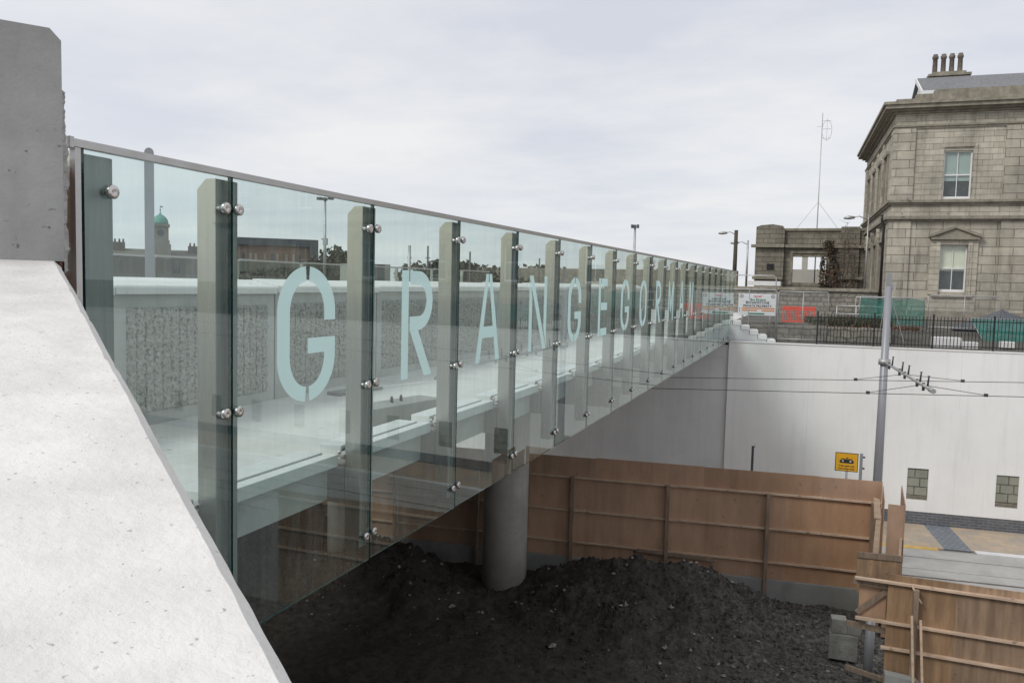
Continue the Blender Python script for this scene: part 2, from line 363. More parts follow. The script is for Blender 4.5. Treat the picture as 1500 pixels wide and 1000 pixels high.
def tag(o, label, cat, group=None):
    o['label'] = label; o['category'] = cat
    if group: o['group'] = group
    return o
def thing(name, label, cat, loc=(0, 0, 0), rz=0, group=None):
    o = bpy.data.objects.new(name, None); o.empty_display_size = .2; col.objects.link(o)
    o.location = loc; o.rotation_euler = (0, 0, rz)
    return tag(o, label, cat, group)
def struct(o): o['kind'] = 'structure'; return o
KIDS = {}
def children(o): return [c for c in bpy.data.objects if c.parent == o]
def dup(root, loc, rz=None, label=None, group=None):
    def rec(o, par):
        c = o.copy(); col.objects.link(c); c.parent = par
        for ch in children(o): rec(ch, c)
        return c
    r = rec(root, None); r.location = loc
    if rz is not None: r.rotation_euler = (0, 0, rz)
    if label: r['label'] = label
    if group: r['group'] = group
    return r
def holes_wall(mb, u0, u1, z0, z1, holes, put):
    """solid wall in boxes around openings; put(ua, ub, za, zb)"""
    cuts = sorted({u0, u1, *[h[0] for h in holes], *[h[1] for h in holes]})
    for a, b in zip(cuts[:-1], cuts[1:]):
        hs = sorted([h for h in holes if h[0] <= a + 1e-6 and h[1] >= b - 1e-6], key=lambda h: h[2])
        z = z0
        for h in hs:
            if h[2] > z: put(a, b, z, h[2])
            z = h[3]
        if z < z1: put(a, b, z, z1)
def textmesh(s, size, name, mat, parent, loc, rot, ext=.002, align='CENTER', sx=1.):
    cu = bpy.data.curves.new(name, 'FONT'); cu.body = s; cu.size = size; cu.align_x = align; cu.align_y = 'CENTER'; cu.extrude = ext; cu.resolution_u = 3
    cu.offset = size * .022
    t = bpy.data.objects.new(name + '_curve', cu); col.objects.link(t)
    dg = bpy.context.evaluated_depsgraph_get(); me = bpy.data.meshes.new_from_object(t.evaluated_get(dg))
    bpy.data.objects.remove(t); bpy.data.curves.remove(cu)
    me.materials.clear(); me.materials.append(mat)
    o = bpy.data.objects.new(name, me); col.objects.link(o); o.parent = parent; o.location = loc; o.rotation_euler = rot; o.scale = (sx, 1, 1)
    return o
def zr(y): return .006 * max(0., y - 5.)

# ------------------------------------------------------------------ track frame (u along the white wall, v towards the bridge start)
WO = Vector((-3.25, 33.13)); WA = R(84)
WU = Vector((math.sin(WA), math.cos(WA))); WV = Vector((WU.y, -WU.x))
WRZ = math.atan2(WU.y, WU.x)
def W(u, v, z=0.): p = WO + WU * u + WV * v; return Vector((p.x, p.y, z))
# in an object placed at W(0,0) with rotation WRZ: local x = u, local y = -v

# ================================================================== ground
LOW = -7.25
g = MB(); g.add([(-900, -300, 0), (900, -300, 0), (900, 900, 0), (-900, 900, 0)], [(0, 1, 2, 3)])
struct(g.build('ground', M['road'], loc=(0, 0, LOW - .02)))
# upper ground behind the white wall
g = MB()
us = [-200, -60, -30, -16, -10] + [-6 + .5 * i for i in range(53)] + [24, 30, 45, 80, 200]
vs_ = [.30 + .33 * i for i in range(9)] + [3.59, 3.61] + [4 + .5 * i for i in range(26)] + [17, 20, 30, 80, 600]
def hup(u, v):
    top = .12 + .15 * math.sin(u * .7) * .4 + .12 * noise.noise(Vector((u * .5, v * .5, 0)))
    if v > 16: top = .12
    a = 1. if v > 3.6 else 0.
    ramp = min(1, max(0, (v - 3.) / 6.))
    k = min(1, max(0, (u - 6.2) / 1.2))
    f = a * (1 - k) + ramp * k
    if u < -1: f = min(1, max(0, (v - .8) / 1.)) if u > -16 else f
    return -.56 + (top + .56) * f + .03 * noise.noise(Vector((u * 1.7, v * 1.7, 3)))
nv = len(vs_)
vv = [(u, v, hup(u, v)) for u in us for v in vs_]
ff = [(i * nv + j, (i + 1) * nv + j, (i + 1) * nv + j + 1, i * nv + j + 1) for i in range(len(us) - 1) for j in range(nv - 1)]
g.add(vv, ff, 0, True)
struct(g.build('upper_ground', M['upper'], loc=W(0, 0, 0), rz=WRZ))

# trackside paving, in strips laid side by side
def strip(name, mat, u0, u1, v0, v1, z):
    m = MB(); m.box(u0, u1, -v1, -v0, 0, .03); return struct(m.build(name, mat, loc=W(0, 0, z), rz=WRZ))
strip('footpath', M['buff'], -25, 7.52, .02, 3.0, LOW)
strip('footpath', M['buff'], 8.42, 60, .02, 2.9, LOW)
strip('pavement', M['setts'], 7.52, 8.42, .02, 3.0, LOW)
strip('pavement', M['yellowp'], -4, 7.3, 3.0, 3.30, LOW + .004)
m = MB(); m.box(8.5, 60, -3.22, -2.9, 0, .045); struct(m.build('pavement', M['whiteline'], loc=W(0, 0, LOW), rz=WRZ))
strip('concrete_kerb', M['slab'], -25, 60, 3.31, 4.2, LOW - .004)
strip('pavement', M['slab'], -25, 60, 4.22, 5.4, LOW - .03)
strip('road', M['slab'], -25, 60, 5.42, 10.1, LOW - .045)
for v in (6.2, 7.62, 8.5, 9.92):
    m = MB(); m.box(-25, 60, -v - .035, -v + .035, 0, .02); tag(m.build('tram_rail', M['rustrail'], loc=W(0, 0, LOW - .012), rz=WRZ),
        'flush steel tram rail set in the concrete track slab', 'rail', 'tram rails in the concrete beside the white wall')

# ================================================================== white retaining wall with niches and brick plinth
rw = thing('retaining_wall', 'long white rendered retaining wall above a blue brick plinth', 'wall', W(0, 0, 0), WRZ)
niches = [(6.86, 7.60, -6.28, -5.06), (9.92, 10.68, -6.30, -5.08)] + [(9.92 + 3.06 * k, 10.68 + 3.06 * k, -6.30, -5.08) for k in range(1, 11)]
m = MB(); holes_wall(m, 0, 60, -6.74, -.49, niches, lambda a, b, c, d: m.box(a, b, 0, .35, c, d)); m.build('wall_face', M['render'], rw)
m = MB()
for i in range(9):
    u_ = 3.1 + 5.4 * i; m.box(u_, u_ + .008, -.0015, .0, -6.73, -.5)
m.build('render_joint', M['abut'], rw)
m = MB(); m.box(-.02, 60, -.03, .36, -.488, -.455); m.build('wall_capping', M['precap'], rw)
m = MB(); m.box(0, 60, .012, .35, -7.25, -6.742); m.build('brick_plinth', M['brickband'], rw)
for a, b, c, d in niches:
    m = MB(); m.box(a, b, .045, .2, c + .16, d)
    nb = m.build('stone_niche', masonry('niche_stone', [(.30, .30, .24), (.23, .24, .20), (.37, .36, .29)], (.03, .03, .03), .46, .34, .02, bump=1.2, stain=.15, off=.4) if a == niches[0][0] else MN, rw)
    MN = nb.data.materials[0]
    m = MB()
    for k in range(3): m.box(a, b, .03 + .01 * (k % 2), .12, c + .01 + k * .052, c + .045 + k * .052)
    m.build('sill_slats', M['trim'], nb)
m = MB(); m.box(-22, -.004, .12, .5, -7.25, -.62); m.box(-22, -.004, .09, .12, -1.1, -.62)
tag(m.build('bridge_abutment', M['abut'], loc=W(0, 0, 0), rz=WRZ), 'shaded grey abutment wall under the far end of the bridge', 'wall')
m = MB(); m.box(-.004, .05, .004, .40, -7.2, -.5)
# ================================================================== bridge
br = thing('bridge', 'concrete tram bridge deck with pale kerb running away above the pit', 'bridge')
def along(mb, x0, x1, z0, z1, ya=2.6, yb=33.1, mi=0):
    """bar along the bridge following its slight rise"""
    ys = [ya, 5.0] + ([y for y in (12., 20.) if y < yb]) + [yb]; ys = sorted({y for y in ys if ya <= y <= yb} | {ya, yb})
    vs = []
    for y in ys: vs += [(x0, y, z0 + zr(y)), (x1, y, z0 + zr(y)), (x1, y, z1 + zr(y)), (x0, y, z1 + zr(y))]
    fs = [(3, 2, 1, 0)]
    for i in range(len(ys) - 1):
        o = i * 4
        for k in range(4): fs.append((o + k, o + (k + 1) % 4, o + 4 + (k + 1) % 4, o + 4 + k))
    e = (len(ys) - 1) * 4; fs.append((e, e + 1, e + 2, e + 3))
    return mb.add(vs, fs, mi)
m = MB(); along(m, -15.2, -3.62, -.13, 0); m.build('deck_slab', M['deck'], br)
m = MB(); along(m, -15.3, -3.58, -.13, .0, 33.1, 60); m.build('approach_slab', M['deck'], br)
m = MB(); along(m, -3.80, -3.62, .001, .15); m.build('kerb_upstand', M['precast'], br)
m = MB(); along(m, -3.618, -3.58, -.15, .15); m.build('edge_beam', M['precast'], br)
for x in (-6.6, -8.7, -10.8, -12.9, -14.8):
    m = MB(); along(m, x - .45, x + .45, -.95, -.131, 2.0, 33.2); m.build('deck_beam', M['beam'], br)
# kerb channel: a bay between each pair of posts
SEAM = [2.80] + [3.82 + 1.6 * k for k in range(20)]
# pale bays of the kerb with a slot along the top
for k in range(len(SEAM) - 1):
    a = SEAM[k] + .12; b = SEAM[k + 1] - .15; z = zr((a + b) / 2)
    kb = MB()
    kb.box(-3.545, -3.44, a, b, .15 + z, .245 + z, bev=.006)
    kb.box(-3.585, -3.548, a, b, .15 + z, .215 + z, 1)
    kb.box(-3.80, -3.588, a, b, .151 + z, .245 + z, bev=.006)
    kb.build('kerb_channel', [M['channel'], M['dark']], br)
m = MB()
for s in SEAM[:]: m.box(-3.60, -3.43, s - .09, s + .09, -.16 + zr(s), .148 + zr(s))
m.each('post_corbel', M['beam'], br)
# near abutment under the deck, bank seat
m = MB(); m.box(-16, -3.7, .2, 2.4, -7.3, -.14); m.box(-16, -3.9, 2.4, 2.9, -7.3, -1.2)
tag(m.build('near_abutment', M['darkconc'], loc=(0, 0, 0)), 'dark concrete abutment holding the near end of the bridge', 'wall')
# column
cl = thing('bridge_column', 'round grey concrete column standing in the soil under the bridge', 'column', (-7.84, 20.39, -7.6))
m = MB(); m.lathe([(.62, 0), (.62, 6.15)], 40); m.build('shaft', M['column'], cl)
m = MB(); m.box(-3.2, 3.3, -.75, .75, 6.152, 6.50, bev=.02); m.build('crosshead', M['column'], cl)
m = MB(); n = 40; vs = []
for i in range(n):
    t = 2 * math.pi * i / n
    for rr_, hh_ in ((.60, .62), (.86, .52), (1.2, .40), (1.6, .25)):
        k = 1 + .12 * noise.noise(Vector((math.cos(t) * 2, math.sin(t) * 2, rr_ * 3))); vs.append((rr_ * k * math.cos(t), rr_ * k * math.sin(t), hh_ + .10 * noise.noise(Vector((math.cos(t) * 3 * rr_, math.sin(t) * 3 * rr_, 5)))))
m.add(vs, [(i * 4 + j, ((i + 1) % n) * 4 + j, ((i + 1) % n) * 4 + j + 1, i * 4 + j + 1) for i in range(n) for j in range(3)], 0, True)
struct(m.build('soil_mound', M['soil'], loc=(-7.84, 20.39, -7.6)))
for xx, lab in ((-12.6, 'second round bridge column, deep in shadow under the deck'),):
    c2 = dup(cl, (xx, 19.9, -7.6), label=lab)

# ------------------------------------------------------------------ glass screen
POSTH = 2.17
P0 = thing('screen_post', 'x', 'post', (-3.25, SEAM[1], 0), 0, 'brushed steel posts behind the glass screen')
m = MB()
prof = [(-.036, -.50), (-.036, POSTH), (-.105, POSTH), (-.168, POSTH - .06), (-.168, -.50)]
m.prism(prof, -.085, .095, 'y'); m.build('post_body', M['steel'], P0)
m = MB(); m.box(-.0355, -.030, -.087, .097, -.5, POSTH - .003); m.build('front_plate', M['plate'], P0)  # thin added sheet giving the post front its darker reflected tone
m = MB(); m.box(-.0295, -.014, -.004, .005, -.5, 2.15); m.build('gasket', M['steel2'], P0)
m = MB(); m.box(-.25, -.169, -.11, .12, .21, .235, bev=.004)
for q in (-.10, .07): m.lathe([(.014, -.001), (.014, .03)], 8, (-.21, q, .235))
m.build('base_plate', M['steel2'], P0)
words_ = ['shorter end pane', 'first G', 'first R', 'first A', 'first N', 'second G', 'E', 'third G', 'O', 'second R', 'M', 'second A', 'last N']
# lettering strokes -------------------------------------------------
def arc(cx, cy, rx, ry, a0, a1, n=14): return [(cx + rx * math.cos(R(a0 + (a1 - a0) * i / n)), cy + ry * math.sin(R(a0 + (a1 - a0) * i / n))) for i in range(n + 1)]
def band(outer, inner): return ('b', outer, inner)
LW, LH, T, TH = .66, .92, .135, .12
def oval_half(side, top=True, w=LW, h=LH, gap=.02):
    rx, ry = w / 2, .33; cx = w / 2
    a = 90 if side < 0 else 90
    return rx, ry, cx
def L_letter(ch):
    w, h, t, th = LW, LH, T, TH; S = []
    rx, ry = w / 2, .31; ix, iy = rx - t, ry - th + .02; cx = w / 2; gp = .022
    def quarter(a0, a1, cy): return band(arc(cx, cy, rx, ry, a0, a1), arc(cx, cy, ix, iy, a0, a1))
    gl = 94; gr = 86
    if ch in 'GO':
        # left half from top gap round to bottom gap
        S.append(band(arc(cx, h - ry, rx, ry, gl, 180) + arc(cx, ry, rx, ry, 180, 266), arc(cx, h - ry, ix, iy, gl, 180) + arc(cx, ry, ix, iy, 180, 266)))
        if ch == 'O':
            S.append(band(arc(cx, h - ry, rx, ry, gr, 0) + arc(cx, ry, rx, ry, 0, -86), arc(cx, h - ry, ix, iy, gr, 0) + arc(cx, ry, ix, iy, 0, -86)))
        else:
            o = arc(cx, h - ry, rx, ry, gr, 0); i = arc(cx, h - ry, ix, iy, gr, 0)
            S.append(band(o + [(w, h * .60)], i + [(w - t, h * .60)]))
            o = [(w, h * .47)] + arc(cx, ry, rx, ry, 0, -86); i = [(w - t, h * .47)] + arc(cx, ry, ix, iy, 0, -86)
            S.append(band(o, i)); S.append([(w * .5, h * .355), (w - t - .001, h * .355), (w - t - .001, h * .47), (w * .5, h * .47)])
    elif ch == 'R':
        w = .57
        S.append([(0, 0), (t * .9, 0), (t * .9, h), (0, h)])
        ty = h - .255
        o = [(t * 1.05, h)] + arc(w - .26, ty, .26, .255, 90, -90) + [(t * 1.05, ty - .255)]
        i = [(t * 1.05, h - th)] + arc(w - .26, ty, .26 - t * .9, .255 - th, 90, -90) + [(t * 1.05, ty - .255 + th)]
        S.append(band(o, i)); S.append([(w * .52, ty - .256), (w * .52 - .15, ty - .256), (w - .15, 0), (w, 0)])
    elif ch == 'A':
        c = w / 2
        S.append([(0, 0), (t * .85, 0), (c + .0 - .008, h * .93), (c - .008, h), (c - .075, h)])
        S.append([(w, 0), (w - t * .85, 0), (c + .008, h * .93), (c + .008, h), (c + .075, h)])
        S.append([(t * 1.22, .25), (w - t * 1.22, .25), (w - t * 1.46, .37), (t * 1.46, .37)])
    elif ch == 'N':
        S.append([(0, 0), (t * .8, 0), (t * .8, h * .70), (0, h * .98)])
        S.append([(.0, h), (t * .95, h), (w, .0), (w - t * .95, .0)])
        S.append([(w - t * .8, h * .30), (w, h * .02), (w, h), (w - t * .8, h)])
    elif ch == 'M':
        c = w / 2
        S.append([(0, 0), (t * .75, 0), (t * .75, h), (0, h)]); S.append([(w - t * .75, 0), (w, 0), (w, h), (w - t * .75, h)])
        S.append([(t * .8, h), (c - .01, h * .42), (c - .01, h * .18), (t * .8, h * .72)])
        S.append([(w - t * .8, h), (c + .01, h * .42), (c + .01, h * .18), (w - t * .8, h * .72)])
    elif ch == 'E':
        w = .55
        S.append([(0, 0), (t * .95, 0), (t * .95, h), (0, h)])
        for z0 in (0, .41, h - th): S.append([(t * 1.15, z0), (w, z0), (w, z0 + th), (t * 1.15, z0 + th)])
    return S, w
def letter_mesh(ch, parent, zc):
    S, w = L_letter(ch); mb = MB(); y0 = .75 - w / 2
    for j, s in enumerate(S):
        x = .0135 + .0006 * j
        if s[0] == 'b':
            o, i = s[1], s[2]; n = len(o)
            vs = [(x, y0 + p[0], zc + p[1]) for p in o] + [(x, y0 + p[0], zc + p[1]) for p in i]
            mb.add(vs, [(k, k + 1, n + k + 1, n + k) for k in range(n - 1)])
        else: mb.add([(x, y0 + p[0], zc + p[1]) for p in s], [list(range(len(s)))])
    return mb.build('letter', M['frost'], parent)
def pane(mb, L):
    mb.box(-.012, .012, .008, L - .008, -.61, 2.19, 0)
    for i in range(len(mb.m) - 6, len(mb.m)): pass
    # order of box faces: x-,x+,y-,y+,z-,z+
    k = len(mb.m) - 6
    for i in range(2, 6): mb.m[k + i] = 1
    return mb
def bolts(parent, ys, proto=[]):
    for y in ys:
        for z in (2.0, .80, -.40):
            if not proto:
                b = MB(); b.lathe([(.014, -.034), (.014, -.013), (.014, .010), (.024, .0125), (.024, .019), (.032, .021), (.034, .024), (.034, .040), (.031, .0445), (.010, .046), (.008, .0445), (.001, .0445)], 28, axis='x')
                o = b.build('bolt', [M['bolt'], M['bolt2']], parent); proto.append(o)
            else: o = proto[0].copy(); col.objects.link(o); o.parent = parent
            o.location = (0, y, z)
WORD = 'GRANGEGORMAN'
ORD = ['first letter of the row, beside the short pane', 'second letter of the row, beside the concrete block', 'third letter of the row, between R and N',
       'fourth letter of the row, after the first A', 'fifth letter of the row, after the first N', 'only E of the row, between two Gs', 'third G of the row, between E and O',
       'only O of the row, before the second R', 'second R of the row, between O and M', 'only M of the row', 'second A of the row, after M', 'last letter of the row, the second N']
for k in range(20):
    y0 = SEAM[k]; L = SEAM[k + 1] - y0; zz = zr(y0 + L / 2)
    lab = 'short clear glass pane without a letter at the near end of the screen' if k == 0 else (
        'green-tinted glass pane with frosted %s, %s' % (WORD[k - 1], ORD[k - 1]) if k <= 12 else 'clear glass pane past the last frosted letter of the screen')
    t = thing('glass_panel', lab, 'glass panel', (-3.25, y0, zz), 0, None if k <= 12 else 'unlettered panes at the far end of the glass screen')
    if k in (0, 1):
        m = pane(MB(), L); po = m.build('pane', [M['glass'], M['gedge']], t)
        if k == 1: PANE = po
    else:
        o = PANE.copy(); col.objects.link(o); o.parent = t
    bolts(t, ((.15, .945) if k == 0 else (.035, 1.515)))
    if 1 <= k <= 12: letter_mesh(WORD[k - 1], t, .77)
names = ['behind the near edge of the short end pane'] + ['behind the seam just before the glass pane lettered %s' % s for s in
        ('first G', 'first R', 'first A', 'first N', 'second G, after N', 'E', 'third G, after E', 'O', 'second R, after O', 'M', 'second A, after M', 'last N')]
for k in range(21):
    y = SEAM[k]
    lab = 'brushed steel post ' + (names[k] if k < 13 else 'behind the unlettered far panes of the screen')
    if k == 13: lab = 'brushed steel post behind the seam just past the pane with the last N'
    if k == 1: P0['label'] = lab; P0.location = (-3.25, y, zr(y)); continue
    yy = y + .11 if k == 0 else y
    d = dup(P0, (-3.25, yy, zr(y)), label=lab)
    if k == 0:
        for c_ in children(d):
            if c_.name.startswith('gasket'): bpy.data.objects.remove(c_)
hr = thing('handrail', 'slim stainless steel rail capping the long glass screen', 'rail')
m = MB(); along(m, -3.274, -3.226, 2.186, 2.222, 2.74, 34.25); m.build('rail_cap', M['steel2'], hr)
m = MB(); m.box(-3.266, -3.232, 2.755, 2.787, -.62, 2.185); m.build('end_channel', M['steel2'], hr)
m = MB(); m.box(-3.285, -3.215, 2.715, 2.739, 2.175, 2.228, bev=.003); m.build('end_cap', M['steel2'], hr)

# ------------------------------------------------------------------ textured precast parapet beyond the deck
PX = -6.6
def hack_face(mb, y0, y1, z0, z1, ny=200, nz=104):
    vs = []
    for j in range(nz + 1):
        for i in range(ny + 1):
            y = y0 + (y1 - y0) * i / ny; z = z0 + (z1 - z0) * j / nz
            e = min(1, min(y - y0, y1 - y, z - z0, z1 - z) / .02)
            rib = abs(math.sin(math.pi * (y - y0) / .118)) ** .45
            n = noise.noise(Vector((y * 26, z * 26, 1))) * .6 + noise.noise(Vector((y * 11, z * 14, 5))) * .7
            bl = noise.cell(Vector((y / .118 + .02 * n, z / .07 + math.floor(y / .118) * .37, 2)))
            d = e * (.006 + .046 * rib * (.65 + .25 * bl) + .030 * n * rib)
            vs.append((-.001 + d, y, z))
    n1 = ny + 1; o = len(mb.v); fs = [(j * n1 + i, j * n1 + i + 1, (j + 1) * n1 + i + 1, (j + 1) * n1 + i) for j in range(nz) for i in range(ny)]
    mb.add(vs, fs, 1)
    k0 = len(mb.m) - len(fs)
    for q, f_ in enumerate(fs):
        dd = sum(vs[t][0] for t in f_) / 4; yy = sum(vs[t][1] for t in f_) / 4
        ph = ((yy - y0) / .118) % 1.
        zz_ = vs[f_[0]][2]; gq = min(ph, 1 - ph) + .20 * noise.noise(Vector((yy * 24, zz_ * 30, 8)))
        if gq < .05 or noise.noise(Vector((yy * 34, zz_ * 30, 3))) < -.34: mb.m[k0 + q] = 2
PL = 2.57
pp = thing('parapet_panel', 'x', 'parapet', (PX, 0, 0), 0, 'textured precast parapet panels along the bridge deck')
m = MB(); m.box(-.30, 0, .012, PL - .012, .002, 1.40); hack_face(m, .17, PL - .16, .14, 1.26)
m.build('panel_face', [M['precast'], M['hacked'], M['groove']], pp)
m = MB(); m.prism([(.05, 1.402), (.05, 1.47), (.035, 1.49), (-.36, 1.575), (-.36, 1.402)], .006, PL - .006, 'y'); m.build('coping', M['precap'], pp)
plabs = ['rough ribbed concrete panel whose end shows behind the short end pane', 'rough ribbed concrete panel behind the first frosted G', 'rough ribbed concrete panel behind the first frosted R',
         'rough ribbed concrete panel behind the first frosted A', 'rough ribbed concrete panel behind the first frosted N', 'rough ribbed concrete panel behind the second frosted G']
for k in range(11):
    y = 3.46 + PL * k
    lab = ['first rough ribbed concrete panel, mostly hidden by the near steel post', 'rough ribbed concrete panel seen through the short end pane', 'rough ribbed concrete panel seen through the pane of the first G',
           'rough ribbed concrete panel seen through the pane of the first R', 'rough ribbed concrete panel seen through the pane of the first A', 'rough ribbed concrete panel seen through the pane of the first N'][k] if k < 6 else 'distant ribbed concrete panel near the far end of the bridge deck'
    if k == 0: pp.location = (PX, y, zr(y)); pp['label'] = lab
    else: dup(pp, (PX, y, zr(y)), label=lab)
# objects on the deck
m = MB(); m.box(-.62, .62, -.19, .19, 0, .22, bev=.015); 
bk = thing('concrete_block', 'grey concrete block with lifting hooks lying on the deck behind the R pane', 'block', (-4.47, 8.05, .003), R(78))
m.build('block_body', M['kick'], bk)
m = MB()
for q in (-.1, .06):
    m.tube([(q, -.02, .21), (q, -.02, .27), (q + .01, 0, .29), (q + .02, .02, .27), (q + .02, .02, .21)], .009, 6)
m.each('lifting_hook', M['bolt2'], bk)
m = MB(); m.box(-.45, .45, -.12, .12, 0, .07, bev=.008)
tag(m.build('timber_plank', M['kick'], loc=(-6.05, 9.7, .003), rz=R(80)), 'flat grey plank on the deck at the foot of the parapet', 'plank')
m = MB(); m.box(-.5, .5, -.06, .06, 0, .05, bev=.006)
tag(m.build('timber_plank', M['precap'], loc=(-5.85, 10.6, .003), rz=R(70)), 'pale plank lying loose on the deck beyond the grey plank', 'plank')
m = MB(); m.lathe([(.05, 0), (.07, .02), (.05, .07), (.02, .1)], 9)
tag(m.build('rubble_lump', M['kick'], loc=(-5.7, 11.6, .003)), 'small lump of rubble sitting on the pale deck', 'rubble')

# far screen on the other side of the bridge and tall post
fp = thing('far_glass_panel', 'plain glass pane of the low screen on the far side of the bridge', 'glass panel', (-15, 9, 0), 0, 'panes of the screen on the far side of the bridge')
m = MB(); m.box(-.008, .008, .03, 2.97, .1, 2.0); m.build('pane', M['farglass'], fp)
m = MB(); m.box(-.03, .03, .0, 3., 2.002, 2.05); m.build('top_rail', M['steel2'], fp)
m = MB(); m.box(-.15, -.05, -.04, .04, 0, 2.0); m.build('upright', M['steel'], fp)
for k in range(1, 9): dup(fp, (-15, 9 + 3 * k, zr(9 + 3 * k)))
m = MB(); m.box(-15.25, -14.8, 5, 40, 0, .25); tag(m.build('far_kerb', M['precast']), 'pale concrete kerb under the far glass screen', 'kerb')
m = MB(); m.prism([(-.1, 0), (.1, 0), (.1, 4.33)] + [(.1 * math.cos(R(a)), 4.33 + .12 * math.sin(R(a))) for a in range(15, 180, 15)] + [(-.1, 4.33)], -.08, .08, 'y')
tag(m.build('tall_post', M['pole'], loc=(-14.15, 13.98, 0), rz=R(45)), 'tall grey post with a rounded top rising above the glass screen', 'post')

# ================================================================== foreground coping and pillar
AB = Vector((-.822, .569)).normalized(); FD = Vector((-AB.y, AB.x)) * 1.
if FD.dot(Vector((-.53, -.85))) < 0: FD = -FD
A2 = Vector((-3.02, 2.50)); ZA = 1.652; SL = .185
def cop(s, t, dz=0.): p = A2 - AB * s + FD * t; return (p.x, p.y, ZA - SL * s + dz)
ww = thing('wing_wall', 'white concrete coping sloping up to the grey pillar in front of the glass', 'wall')
m = MB()
c = .028; S0, S1, Wd = -.5, 5.0, 1.7
ns = 420
rows = []
for i in range(ns + 1):
    s = S0 + (S1 - S0) * i / ns; w1 = .003 * noise.noise(Vector((s * 2.5, 0, 0))) + .0015 * noise.noise(Vector((s * 14, 3, 0))) + .012 * max(0, noise.noise(Vector((s * 9, 7, 1))) - .38)
    rows.append([cop(s, 0 + w1, -.14), cop(s, 0 + w1, -c - .0), cop(s, c * .95 + w1 * 1.4, 0), cop(s, Wd), cop(s, Wd, -.14)])
vs = [p for r in rows for p in r]
m.add(vs, [(i * 5 + k, i * 5 + k + 1, i * 5 + 6 + k, i * 5 + 5 + k) for i in range(ns) for k in range(4)] + [(0, 1, 2, 3, 4), tuple(ns * 5 + k for k in (4, 3, 2, 1, 0))])
m.build('coping', M['coping'], ww)
m = MB()
b0 = [cop(S0, .05, -.141), cop(S1, .05, -.141), cop(S1, Wd - .05, -.141), cop(S0, Wd - .05, -.141)]
m.add(b0 + [(p[0], p[1], -7.3) for p in b0], [(0, 1, 2, 3), (7, 6, 5, 4), (0, 4, 5, 1), (1, 5, 6, 2), (2, 6, 7, 3), (3, 7, 4, 0)]); m.build('wall_body', M['pillar'], ww)
# pillar: face looks back down the slope
pl = thing('concrete_pillar', 'grey concrete pillar with a chamfered corner and broken edge on the coping', 'pillar', (A2.x, A2.y, ZA), math.atan2(FD.y, FD.x))
# local x = along FD (away from the edge), local y = +/-AB
sgn = 1 if Vector((-FD.y, FD.x)).dot(AB) > 0 else -1
m = MB()
hh = .965
poly = [(-.012, 0), (-.012, .92), (.030, hh), (1.4, hh), (1.4, 0)]
m.prism(poly, 0, sgn * .30, 'y')
for v_i in range(len(m.v)):
    x, y, z = m.v[v_i]
pb = m.build('pillar_body', M['pillar'], pl)
m = MB()
n1, n2 = 60, 14; vs = []
for j in range(n1 + 1):
    for i in range(n2 + 1):
        y = .012 + (0 if i == 0 else .012) + .25 * i / n2; z = -.05 + .78 * j / n1
        d = .017 + .010 * noise.noise(Vector((y * 30, z * 42, 0))) + .010 * noise.noise(Vector((y * 8, z * 11, 4)))
        if i == 0: d = -.0
        if j in (0, n1): d = -.0
        vs.append((-d - .013, sgn * y, z))
q = n2 + 1
m.add(vs, [(j * q + i, j * q + i + 1, (j + 1) * q + i + 1, (j + 1) * q + i) for j in range(n1) for i in range(n2)], 0, False)
m.build('broken_edge', M['broken'], pl)
wb = thing('timber_board', 'brown weathered timber board standing between the pillar and the glass', 'board', (-3.33, 2.66, 0))
m = MB(); m.box(-.30, .03, -.03, .082, -.3, 2.10, bev=.003); m.build('board', M['wood'], wb)
m = MB(); m.box(-.305, .035, -.035, .08, 2.102, 2.135); m.build('cap', M['precap'], wb)

# ================================================================== pit: soil, rubble, hoardings
def gauss(x, y, cx, cy, sx, sy, h): return h * math.exp(-((x - cx) / sx) ** 2 - ((y - cy) / sy) ** 2)
def soil_h(x, y):
    h = 0
    h += gauss(x, y, -5.4, 20.7, 1.8, 1.1, 1.08) + gauss(x, y, -3.1, 21.1, 1.6, 1.3, 1.0) + gauss(x, y, -1.2, 21.3, 1.5, 1.1, .45)
    h += gauss(x, y, -10.9, 19.4, 1.9, 1.3, 1.35) + gauss(x, y, -15, 18.5, 2.2, 1.6, .8) + gauss(x, y, -4.2, 19.0, 2.6, .9, .45)
    h -= gauss(x, y, -7.75, 19.2, .9, .6, .05) - gauss(x, y, -7.84, 20.39, .95, .95, .12)
    k = min(1, h * 1.5 + .25)
    v = Vector((x, y, 0))
    h += k * (.26 * noise.noise(v * 1.1) + .16 * noise.noise(v * 2.6) + .13 * abs(noise.noise(v * 6.0)) + .08 * noise.noise(v * 13) + .03 * noise.noise(v * 27))
    return -7.05 + max(h, -.12)
m = MB(); X0, X1, Y0, Y1 = -22., 6., 5., 23.25
nx, ny = 420, 300
def ly(j): t = j / ny; return Y0 + (Y1 - Y0) * (1 - (1 - t) ** 1.7)
def lx(i): t = i / nx; return X0 + (X1 - X0) * t
vs = [(lx(i), ly(j), soil_h(lx(i), ly(j))) for j in range(ny + 1) for i in range(nx + 1)]
m.add(vs, [(j * (nx + 1) + i, j * (nx + 1) + i + 1, (j + 1) * (nx + 1) + i + 1, (j + 1) * (nx + 1) + i) for j in range(ny) for i in range(nx)], 0, True)
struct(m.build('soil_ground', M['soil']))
m = MB(); m.box(6.0, 30, -12, 17.3, -7.4, -7.03); struct(m.build('soil_ground', M['soil']))
m = MB(); n = 26; vs = []
for i in range(n + 1):
    for j in range(11):
        y = -2 + 25.2 * i / n; t = j / 10.; k = noise.noise(Vector((y * .6, t * 3, 2))) * .35
        vs.append((-17.2 + 3.6 * (1 - t) ** 1.5 + k * (1 - abs(2 * t - 1)), y, -7.2 + 7.05 * t))
